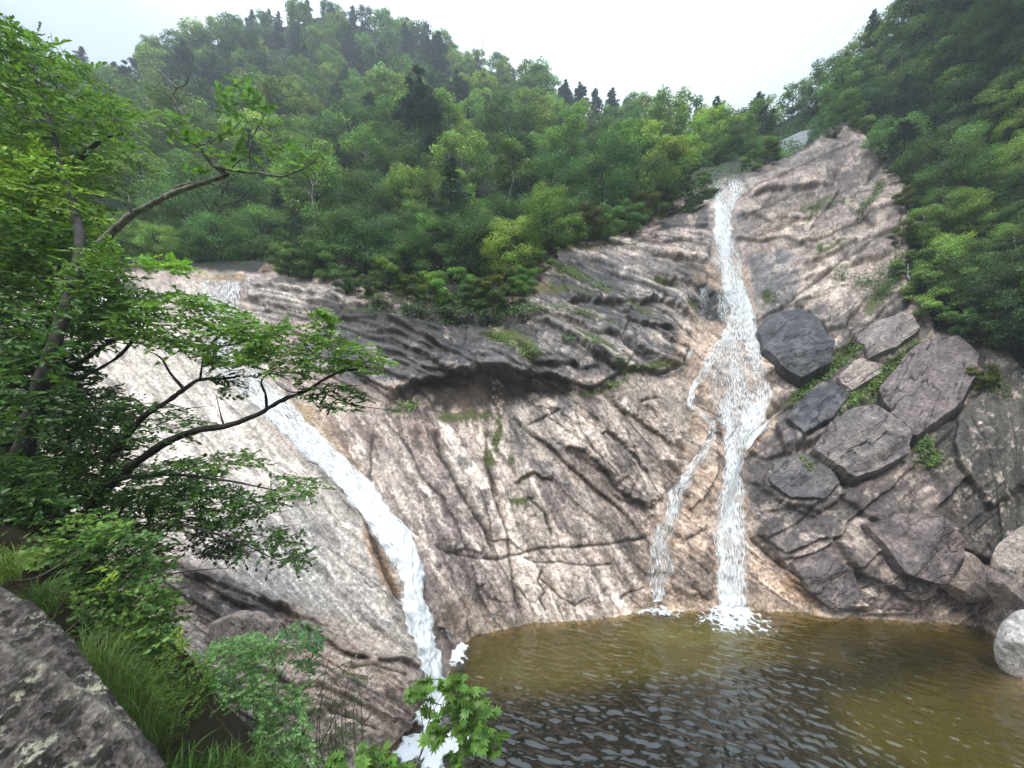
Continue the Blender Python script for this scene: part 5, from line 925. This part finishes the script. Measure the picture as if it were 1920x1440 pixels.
# A. the tall tree on the left whose crown fills the upper left corner
t = empty('broadleaf_tree', W(30, 900, 7.4)); tag(t, 'tall dark-trunked tree at the left edge whose crown fills the upper left corner', 'tree')
tk = Bag(); bt = tk; bl = Bag()
bough(tk, [(10,980,5.0),(40,860,5.0),(72,740,5.0),(104,640,5.1),(128,560,5.3),(150,450,5.8),(120,330,6.6),(90,220,7.2),(60,120,7.8)], .105, .03, 12, 1, .006)
for a in [[(128,560,7.6),(170,500,7.2),(190,440,7),(175,400,6.9)],[(108,640,7.5),(60,560,7.2),(20,500,7)],[(150,450,7.8),(80,400,7.6),(10,390,7.4)],[(120,330,7.9),(180,270,7.6),(230,250,7.5)],[(90,220,8),(30,180,8),(-20,150,8)],[(120,330,7.9),(60,270,7.8),(0,240,7.8)],[(75,730,7.4),(150,680,7),(210,640,6.8),(250,632,6.6)],
          [(150,560,7.5),(165,520,7.3),(175,560,7.1),(155,600,7)]]: bough(tk, a, .06, .012, 6, len(a))
mass(bl, bt, rf, [(-60,30),(40,45),(90,80),(150,110),(190,170),(250,210),(260,260),(210,330),(120,380),(-60,400)], (6.6, 9.2), 560, .6, 13, .105, .5, LG1)
mass(bl, bt, rf, [(-60,60),(60,40),(105,90),(60,150),(-60,150)], (7, 9), 90, .5, 10, .10, .5, LG2)
mass(bl, bt, rf, [(-60,230),(80,260),(160,330),(200,430),(200,520),(120,560),(-60,560)], (6.0, 8.6), 560, .55, 13, .10, .5, LG3)
mass(bl, bt, rf, [(-60,380),(120,400),(200,470),(250,560),(200,640),(80,700),(-60,720)], (5.7, 8.4), 900, .55, 13, .095, .5, LG2)
mass(bl, bt, rf, [(-60,120),(90,110),(240,230),(250,330),(190,420),(230,520),(-60,560)], (8.6, 9.8), 420, .6, 12, .12, .5, LG2)
mass(bl, bt, rf, [(-60,860),(60,850),(110,900),(80,980),(-60,980)], (4.4, 4.9), 130, .3, 9, .08, .55, LG2)
mass(bl, bt, rf, [(-60,560),(130,640),(250,760),(240,900),(-60,980)], (6.6, 7.8), 1100, .5, 12, .10, .5, LG4)
mass(bl, bt, rf, [(0,560),(150,560),(130,700),(70,880),(-20,880)], (4.3, 4.8), 90, .32, 9, .085, .5, LG2)
mass(bl, bt, rf, [(110,500),(210,440),(230,500),(160,560),(100,560)], (4.9, 5.6), 60, .35, 9, .085, .5, LG1)
finish(t, [(tk, 'trunk', M_BARK), (bl, 'foliage', M_LEAFN)])
# B. lichened leaning limb reaching over the view with sparse large leaves
t = empty('leaning_tree', W(120, 560, 6.2)); tag(t, 'leaning lichen-spotted limb with forked half-bare twigs and few large leaves', 'tree'); tk = Bag(); bt = tk; bl = Bag()
bough(tk, [(150,490,6.1),(175,468,6.0),(200,445,6.0),(245,405,5.9),(290,380,5.9),(330,360,5.8),(375,345,5.8),(425,328,5.8)], .062, .032, 10, 2, .008)
bough(tk, [(310,372,5.8),(330,352,5.8),(352,345,5.8),(375,341,5.8)], .028, .02, 8, 12)
for i, (a, r0, r1) in enumerate([([(425,328,5.8),(398,308,5.8),(380,285,5.8),(355,262,5.7),(320,240,5.7),(290,210,5.6),(262,165,5.6)], .034, .006), ([(398,308,5.8),(375,275,5.7),(358,240,5.7),(345,215,5.7),(325,185,5.7),(332,165,5.7),(350,155,5.7),(362,110,5.7)], .024, .005),
  ([(332,165,5.7),(305,140,5.7),(280,115,5.7),(272,75,5.7)], .016, .003), ([(400,312,5.8),(440,320,5.7),(490,325,5.6),(530,330,5.5),(580,310,5.4),(600,285,5.3)], .026, .005), ([(490,325,5.6),(540,332,5.5),(575,340,5.4)], .012, .004),
  ([(370,272,5.7),(395,268,5.6),(410,255,5.6),(440,240,5.5),(460,215,5.5)], .014, .004), ([(470,320,5.6),(468,280,5.5),(475,255,5.5),(500,210,5.4)], .014, .004), ([(350,155,5.7),(340,140,5.7),(326,120,5.7)], .01, .003), ([(245,405,5.9),(245,385,5.8),(240,365,5.8)], .016, .005), ([(430,320,5.8),(445,305,5.7),(455,298,5.7)], .01, .004)]): bough(tk, a, r0, r1, 6, 30+i, .03)
mass(bl, bt, rf, [(405,165),(470,150),(530,175),(535,210),(480,235),(420,215)], (5.3, 5.8), 20, .28, 7, .13, .5, LGB)
mass(bl, bt, rf, [(380,225),(500,240),(600,270),(610,320),(500,310),(450,345),(370,340),(300,230)], (5.2, 5.9), 36, .28, 6, .125, .5, LG1)
mass(bl, bt, rf, [(280,200),(350,215),(400,265),(430,290),(300,240)], (5.3, 5.9), 10, .25, 5, .11, .5, LGB)
finish(t, [(tk, 'trunk', M_LICHEN), (bl, 'foliage', M_LEAFN)])
# C. tree whose dark boughs cross the left waterfall
t = empty('broadleaf_tree', W(150, 980, 6.0)); tag(t, 'spreading tree with dark arched boughs reaching across the left waterfall', 'tree'); tk = Bag(); bt = tk; bl = Bag()
bough(tk, [(120,1010,6.0),(190,925,5.9),(235,885,5.8),(280,850,5.7),(330,820,5.6),(380,805,5.5),(430,797,5.4),(480,778,5.3),(530,750,5.2),(575,732,5.1),(630,700,5.0),(690,690,5.0)], .072, .012, 10, 3)
bough(tk, [(200,870,6.0),(240,815,5.9),(270,780,5.8),(310,755,5.7),(345,730,5.6),(375,712,5.6),(420,710,5.5),(450,705,5.4)], .05, .014, 9, 4)
for i, (a, r0, r1) in enumerate([([(345,730,5.6),(320,700,5.6),(300,670,5.6),(270,655,5.6)], .022, .006), ([(375,712,5.6),(378,690,5.5),(382,660,5.5),(360,650,5.5),(300,655,5.5)], .018, .005), ([(500,768,5.3),(498,740,5.2),(490,715,5.2),(510,695,5.1),(535,680,5.1)], .022, .006),
  ([(575,732,5.1),(545,735,5.1),(520,720,5.1),(505,700,5.1)], .01, .004), ([(630,700,5.0),(680,680,5.0),(720,690,5.0),(760,760,5.0)], .008, .003), ([(590,725,5.0),(640,752,5.0),(700,765,5.0),(760,770,5.0)], .010, .003), ([(420,800,5.4),(412,770,5.4),(405,740,5.4)], .012, .004), ([(310,755,5.7),(350,765,5.6),(400,760,5.5)], .01, .003),
  ([(200,640,6.2),(240,632,6.1),(250,635,6.0),(220,670,6.1),(160,705,6.3),(120,720,6.4)], .03, .02), ([(250,632,6.0),(330,640,5.8),(400,650,5.6),(460,640,5.5),(520,620,5.4)], .024, .006)]): bough(tk, a, r0, r1, 6, 50+i)
mass(bl, bt, rf, [(230,560),(320,545),(400,560),(470,590),(520,620),(500,680),(420,690),(330,660),(240,640),(170,620)], (5.0, 6.2), 330, .34, 9, .085, .52, LG1)
mass(bl, bt, rf, [(440,610),(520,600),(600,615),(690,640),(735,680),(700,705),(640,690),(560,720),(500,700),(440,680)], (4.8, 5.4), 250, .28, 9, .075, .5, LG1)
mass(bl, bt, rf, [(578,585),(610,575),(630,600),(625,625),(590,615)], (4.9, 5.2), 22, .2, 8, .075, .5, LG1)
mass(bl, bt, rf, [(390,650),(440,680),(480,715),(470,745),(410,745),(385,700)], (5.2, 5.5), 34, .2, 7, .065, .62, LG4)
mass(bl, bt, rf, [(560,725),(640,715),(700,735),(695,765),(640,775),(570,755)], (4.9, 5.2), 46, .22, 8, .075, .5, LG2)
mass(bl, bt, rf, [(725,770),(750,745),(785,748),(775,765),(740,775)], (4.9, 5.1), 10, .2, 7, .07, .4, LG1)
mass(bl, bt, rf, [(150,520),(250,530),(300,560),(260,620),(180,640),(100,600)], (5.6, 6.8), 190, .4, 10, .085, .5, LG2)
mass(bl, bt, rf, [(255,490),(290,478),(340,488),(375,508),(330,512),(270,508)], (5.5, 6.0), 40, .25, 8, .09, .45, (.24, .42, .07))
finish(t, [(tk, 'trunk', M_BARK), (bl, 'foliage', M_LEAFN)])
# D. layered maple spreading below the boughs
t = empty('maple_tree', W(60, 1020, 5.8)); tag(t, 'dark green maple with flat layered sprays over the lower left of the slab', 'tree'); tk = Bag(); bt = tk; bl = Bag()
bough(tk, [(20,1080,5.8),(70,1000,5.8),(130,950,5.7),(220,900,5.6),(320,890,5.5),(420,900,5.4),(520,920,5.3)], .05, .008, 8, 5); bough(tk, [(60,1020,5.8),(200,1000,5.6),(330,985,5.4),(430,1010,5.3),(520,1050,5.2)], .035, .006, 8, 6)
for i, a in enumerate([[(380,985,5.4),(420,1000,5.3),(470,1020,5.2),(510,1060,5.2)],[(390,995,5.4),(430,1035,5.3),(500,1030,5.2)],[(370,1000,5.4),(400,1040,5.3),(440,1045,5.3)],[(330,890,5.5),(400,860,5.4),(470,850,5.3)],[(300,1080,5.5),(360,1070,5.4),(430,1065,5.3)]]): bough(tk, a, .012, .003, 5, 70+i)
for poly, n, c in [([(-60,690),(100,720),(200,740),(250,800),(210,860),(-60,880)],420,LG4),([(-60,860),(150,850),(260,870),(350,860),(420,890),(380,930),(200,950),(-60,960)],560,LG2),([(290,870),(420,845),(500,850),(480,880),(380,885)],60,LG1),
   ([(180,930),(330,905),(440,915),(520,935),(500,965),(420,990),(300,1000),(160,990)],420,LG2),([(500,930),(540,885),(600,900),(610,915),(560,940)],46,LG1),([(480,985),(560,1000),(580,1050),(560,1075),(500,1040),(440,1010)],60,LG2),([(-60,950),(160,960),(300,1000),(330,1060),(200,1110),(-60,1060)],480,LG4),([(200,740),(330,760),(400,790),(330,840),(240,850)],90,LG2),([(350,990),(440,1000),(470,1040),(380,1050)],60,LG4)]:
    mass(bl, bt, rf, poly, (5.35, 6.8), n, .34, 9, .075, .6, c, dirb=(.6, -.1, -.02), flat=.2)
finish(t, [(tk, 'trunk', M_BARK), (bl, 'foliage', M_LEAFN)])
# E. filling growth low on the near bank
t = empty('shrub', W(180, 1150, 4.8)); tag(t, 'dull green rounded-leaf shrub growing right above the lichen boulder', 'shrub'); tk = Bag(); bt = tk; bl = Bag()
for i, a in enumerate([[(90,1180,4.3),(150,1080,4.4),(240,1010,4.5)],[(120,1190,4.3),(200,1120,4.4),(290,1060,4.5)],[(160,1220,4.4),(230,1170,4.5),(320,1130,4.6)],[(0,1090,3.6),(60,1085,3.7),(110,1060,3.9),(150,1030,4.0)],[(-20,1060,3.6),(30,1095,3.7),(60,1130,3.8)]]): bough(tk, a, .014, .004, 5, 90+i)
for poly, n, c, Ll in [([(100,1030),(200,990),(300,1000),(330,1060),(320,1120),(340,1180),(300,1230),(200,1210),(140,1160)],330,LG2,.062),([(60,980),(200,950),(240,990),(120,1060),(40,1060)],90,LG1,.07),([(130,1100),(250,1080),(330,1110),(330,1200),(230,1240),(150,1180)],190,LG1,.06),([(160,1210),(300,1210),(340,1290),(300,1340),(220,1300)],160,LG2,.055)]: mass(bl, bt, rf, poly, (4.0, 5.2), n, .24, 8, Ll, .68, c)
mass(bl, bt, rf, [(20,915),(60,905),(130,925),(110,960),(40,960)], (4.6, 4.9), 14, .22, 8, .08, .62, LGB)
mass(bl, bt, rf, [(195,1062),(215,1060),(220,1085),(200,1100),(180,1110)], (4.0, 4.2), 5, .14, 7, .07, .5, (.25, .36, .06))
finish(t, [(tk, 'stems', M_TWIG), (bl, 'foliage', M_LEAFN)])
t = empty('shrub', W(480, 1440, 4.2)); tag(t, 'bright bluish-green small-leaved bush at the bottom left of the chute', 'shrub'); tk = Bag(); bt = tk; bl = Bag()
for i, a in enumerate([[(440,1470,4.2),(450,1350,4.2),(430,1260,4.2)],[(470,1480,4.2),(500,1370,4.2),(520,1280,4.2),(560,1210,4.2)],[(540,1480,4.2),(560,1400,4.2),(600,1300,4.2),(620,1220,4.2)],[(560,1470,4.2),(620,1360,4.1),(660,1260,4.1)],[(450,1400,4.2),(390,1320,4.3),(370,1250,4.3)],[(520,1330,4.2),(560,1300,4.2),(610,1260,4.2)]]): bough(tk, a, .010, .003, 5, 100+i)
for poly, n, c in [([(370,1230),(420,1195),(480,1185),(540,1215),(530,1260),(470,1300),(400,1290)],260,LGB),([(520,1190),(560,1165),(600,1185),(605,1215),(560,1225)],60,(.09,.2,.07)),([(545,1240),(600,1235),(590,1260),(570,1265)],24,(.07,.16,.05)),([(400,1290),(480,1290),(480,1330),(420,1330)],60,LGB),([(480,1290),(560,1270),(590,1330),(560,1440),(480,1460),(470,1370)],240,LGB),([(550,1370),(600,1400),(600,1450),(540,1450)],60,LGB)]: mass(bl, bt, rf, poly, (3.8, 4.6), n, .15, 9, .038, .62, c, tw=.002)
finish(t, [(tk, 'stems', M_TWIG), (bl, 'foliage', M_LEAFN)])
t = empty('shrub', W(320, 1340, 4.0)); tag(t, 'upright yellow-green shrub with bright tips between the grass and the bluish bush', 'shrub'); tk = Bag(); bt = tk; bl = Bag()
for i, a in enumerate([[(330,1420,4.1),(330,1300,4.1),(340,1200,4.1)],[(310,1420,4.1),(310,1300,4.1),(318,1210,4.1)],[(350,1400,4.1),(370,1300,4.1),(390,1230,4.1)]]): bough(tk, a, .008, .002, 5, 120+i)
mass(bl, bt, rf, [(300,1220),(350,1200),(400,1240),(390,1330),(330,1390),(290,1340),(270,1280)], (3.8, 4.3), 200, .15, 9, .04, .4, (.15, .25, .05), dirb=(.1, 0, .9), tw=.002)
mass(bl, bt, rf, [(300,1200),(345,1185),(355,1215),(310,1220)], (3.9, 4.1), 10, .12, 8, .045, .32, (.35, .45, .06), dirb=(.1, 0, 1.2), tw=.002)
mass(bl, bt, rf, [(270,1255),(290,1260),(280,1290),(340,1310),(300,1320)], (3.9, 4.1), 9, .12, 7, .045, .32, (.33, .42, .06), dirb=(.1, 0, .8), tw=.002)
finish(t, [(tk, 'stems', M_TWIG), (bl, 'foliage', M_LEAFN)])
t = empty('shrub', W(640, 1440, 4.4)); tag(t, 'thin twiggy shrub with sparse greyish leaves in front of the pink rock', 'shrub'); tk = Bag(); bt = tk; bl = Bag()
for i in range(9):
    x = 600+i*9; bough(tk, [(x,1470,4.4),(x+rf.normal(0,14),1390,4.4),(x+rf.normal(10,22),1310,4.4),(x+rf.normal(20,30),1250+rf.normal(0,25),4.4)], .007, .002, 4, 130+i)
mass(bl, bt, rf, [(600,1250),(660,1240),(700,1280),(690,1380),(640,1440),(600,1400)], (4.2, 4.6), 60, .14, 7, .036, .5, (.08, .13, .05), tw=.002)
finish(t, [(tk, 'stems', M_TWIG), (bl, 'foliage', M_LEAFN)])
# F. maple sapling over the foot of the chute
t = empty('maple_sapling', W(760, 1500, 3.9)); tag(t, 'young maple with pointed star leaves hanging over the foam of the chute', 'tree'); tk = Bag(); bt = tk; bl = Bag()
for i, (a, r0) in enumerate([([(760,1500,3.9),(790,1410,3.9),(805,1350,3.9),(830,1300,3.9)], .011), ([(770,1480,3.9),(795,1400,3.9),(825,1380,3.85),(860,1350,3.8),(900,1340,3.8)], .009), ([(795,1400,3.9),(790,1340,3.9),(780,1300,3.9)], .006), ([(860,1350,3.8),(880,1390,3.8),(910,1410,3.8)], .006), ([(830,1330,3.9),(860,1300,3.85),(880,1290,3.8)], .006), ([(770,1500,3.9),(720,1440,3.9),(660,1420,3.9)], .008)]): bough(tk, a, r0, .002, 5, 150+i)
for poly, n in [([(765,1290),(800,1270),(820,1290),(800,1320),(770,1315)],9),([(815,1255),(850,1265),(900,1290),(910,1320),(870,1340),(830,1300)],20),([(785,1335),(830,1330),(850,1370),(840,1400),(800,1390)],9),([(850,1320),(910,1330),(940,1390),(945,1425),(890,1430),(860,1390)],28),([(820,1420),(860,1415),(860,1460),(820,1460)],4),([(600,1430),(680,1405),(760,1425),(780,1470),(600,1470)],34)]:
    mass(bl, bt, rf, poly, (3.7, 4.1), n, .16, 5, .088, 1, (.13, .24, .045), 'palm', tw=.0015, flat=.3)
finish(t, [(tk, 'stems', M_TWIG), (bl, 'foliage', M_LEAFN)])
# G. grasses
def grass(poly, drng, n, L, wd, col, seed, arch=.5, lean=(.25, -.1)):
    r = np.random.default_rng(seed); q = rpoly(r, poly, n); P = W(q[:, 0], q[:, 1], r.uniform(*drng, n)); b = Bag(); k = 6; t_ = np.linspace(0, 1, k)
    a = r.uniform(0, 6.28, n); hd = unit(np.c_[np.cos(a)+lean[0]*2, np.sin(a)+lean[1]*2, 0*a]); S = np.c_[-hd[:, 1], hd[:, 0], 0*a]; Lb = L*r.uniform(.5, 1.2, n); ar = arch*r.uniform(.5, 1.4, n)
    V = P[:, None]+hd[:, None]*(Lb*ar)[:, None, None]*(t_**1.6)[None, :, None]+np.array([0, 0, 1.])*(Lb[:, None]*(t_[None]-ar[:, None]*.75*t_[None]**2.4))[..., None]
    w_ = wd*(np.sin(np.clip(t_*.9+.1, 0, 1)*pi)**.6)*np.array([1, 1, 1, 1, .7, .05]); A = V-S[:, None]*w_[None, :, None]*.5; B = V+S[:, None]*w_[None, :, None]*.5
    VV = np.stack([A, B], 2).reshape(n, 2*k, 3); f = np.array([[2*i, 2*i+1, 2*i+3, 2*i+2] for i in range(k-1)]); cc = np.asarray(col)*(1+r.normal(0, .2, n))[:, None].clip(.5, 1.6)
    b.add(VV, (f[None]+(np.arange(n)*2*k)[:, None, None]).reshape(-1, 4), np.repeat(cc, 2*k, axis=0)); return b
b1 = grass([(130,1240),(190,1220),(260,1300),(320,1420),(280,1400),(220,1330)], (3.0, 4.2), 1700, .40, .004, (.10, .155, .035), 401, .75)
b2 = grass([(40,1130),(90,1110),(110,1150),(70,1170)], (3.4, 3.8), 420, .34, .005, (.10, .16, .035), 402, .8)
b3 = grass([(-40,1080),(30,1050),(40,1090),(-40,1110)], (3.2, 3.8), 500, .36, .005, (.14, .20, .04), 403, .8)
b4 = grass([(300,1440),(460,1440),(600,1470),(300,1500)], (3.6, 4.2), 900, .35, .005, (.12, .21, .045), 404, .6)
for x in (b2, b3, b4): 
    for V, Fc, Cc in zip(x.V, x.F, x.C): b1.add(V, Fc-0, Cc)
ob = b1.build('grass', M_LEAFN); tag(ob, 'fine arching grass along the edge of the lichen boulder', 'grass', None, 'stuff')
b = grass([(310,1450),(420,1440),(430,1480),(320,1490)], (3.5, 3.8), 34, .46, .017, (.16, .30, .07), 405, .6); ob = b.build('broad_grass', M_LEAFN); tag(ob, 'clump of broad-bladed reed grass at the bottom edge', 'grass clump')

# ------------------------------------------------------------------ the hazy air of the valley
m, n, out = newmat('haze'); pv = N_(n, 'ShaderNodeVolumePrincipled'); pv.inputs['Color'].default_value = (.86, .92, 1, 1); pv.inputs['Density'].default_value = .0013; pv.inputs['Anisotropy'].default_value = .2
L_(n, pv.outputs[0], out.inputs['Volume'])
hx = np.array([(-320, -8, -7.2), (240, -8, -7.2), (240, 210, -7.2), (-320, 210, -7.2), (-320, -8, 150), (240, -8, 150), (240, 210, 150), (-320, 210, 150)], float)
ob = mesh_np('haze', hx, [(0,3,2,1),(4,5,6,7),(0,1,5,4),(1,2,6,5),(2,3,7,6),(3,0,4,7)], m); tag(ob, 'thin pale haze filling the valley air', 'haze', None, 'stuff')
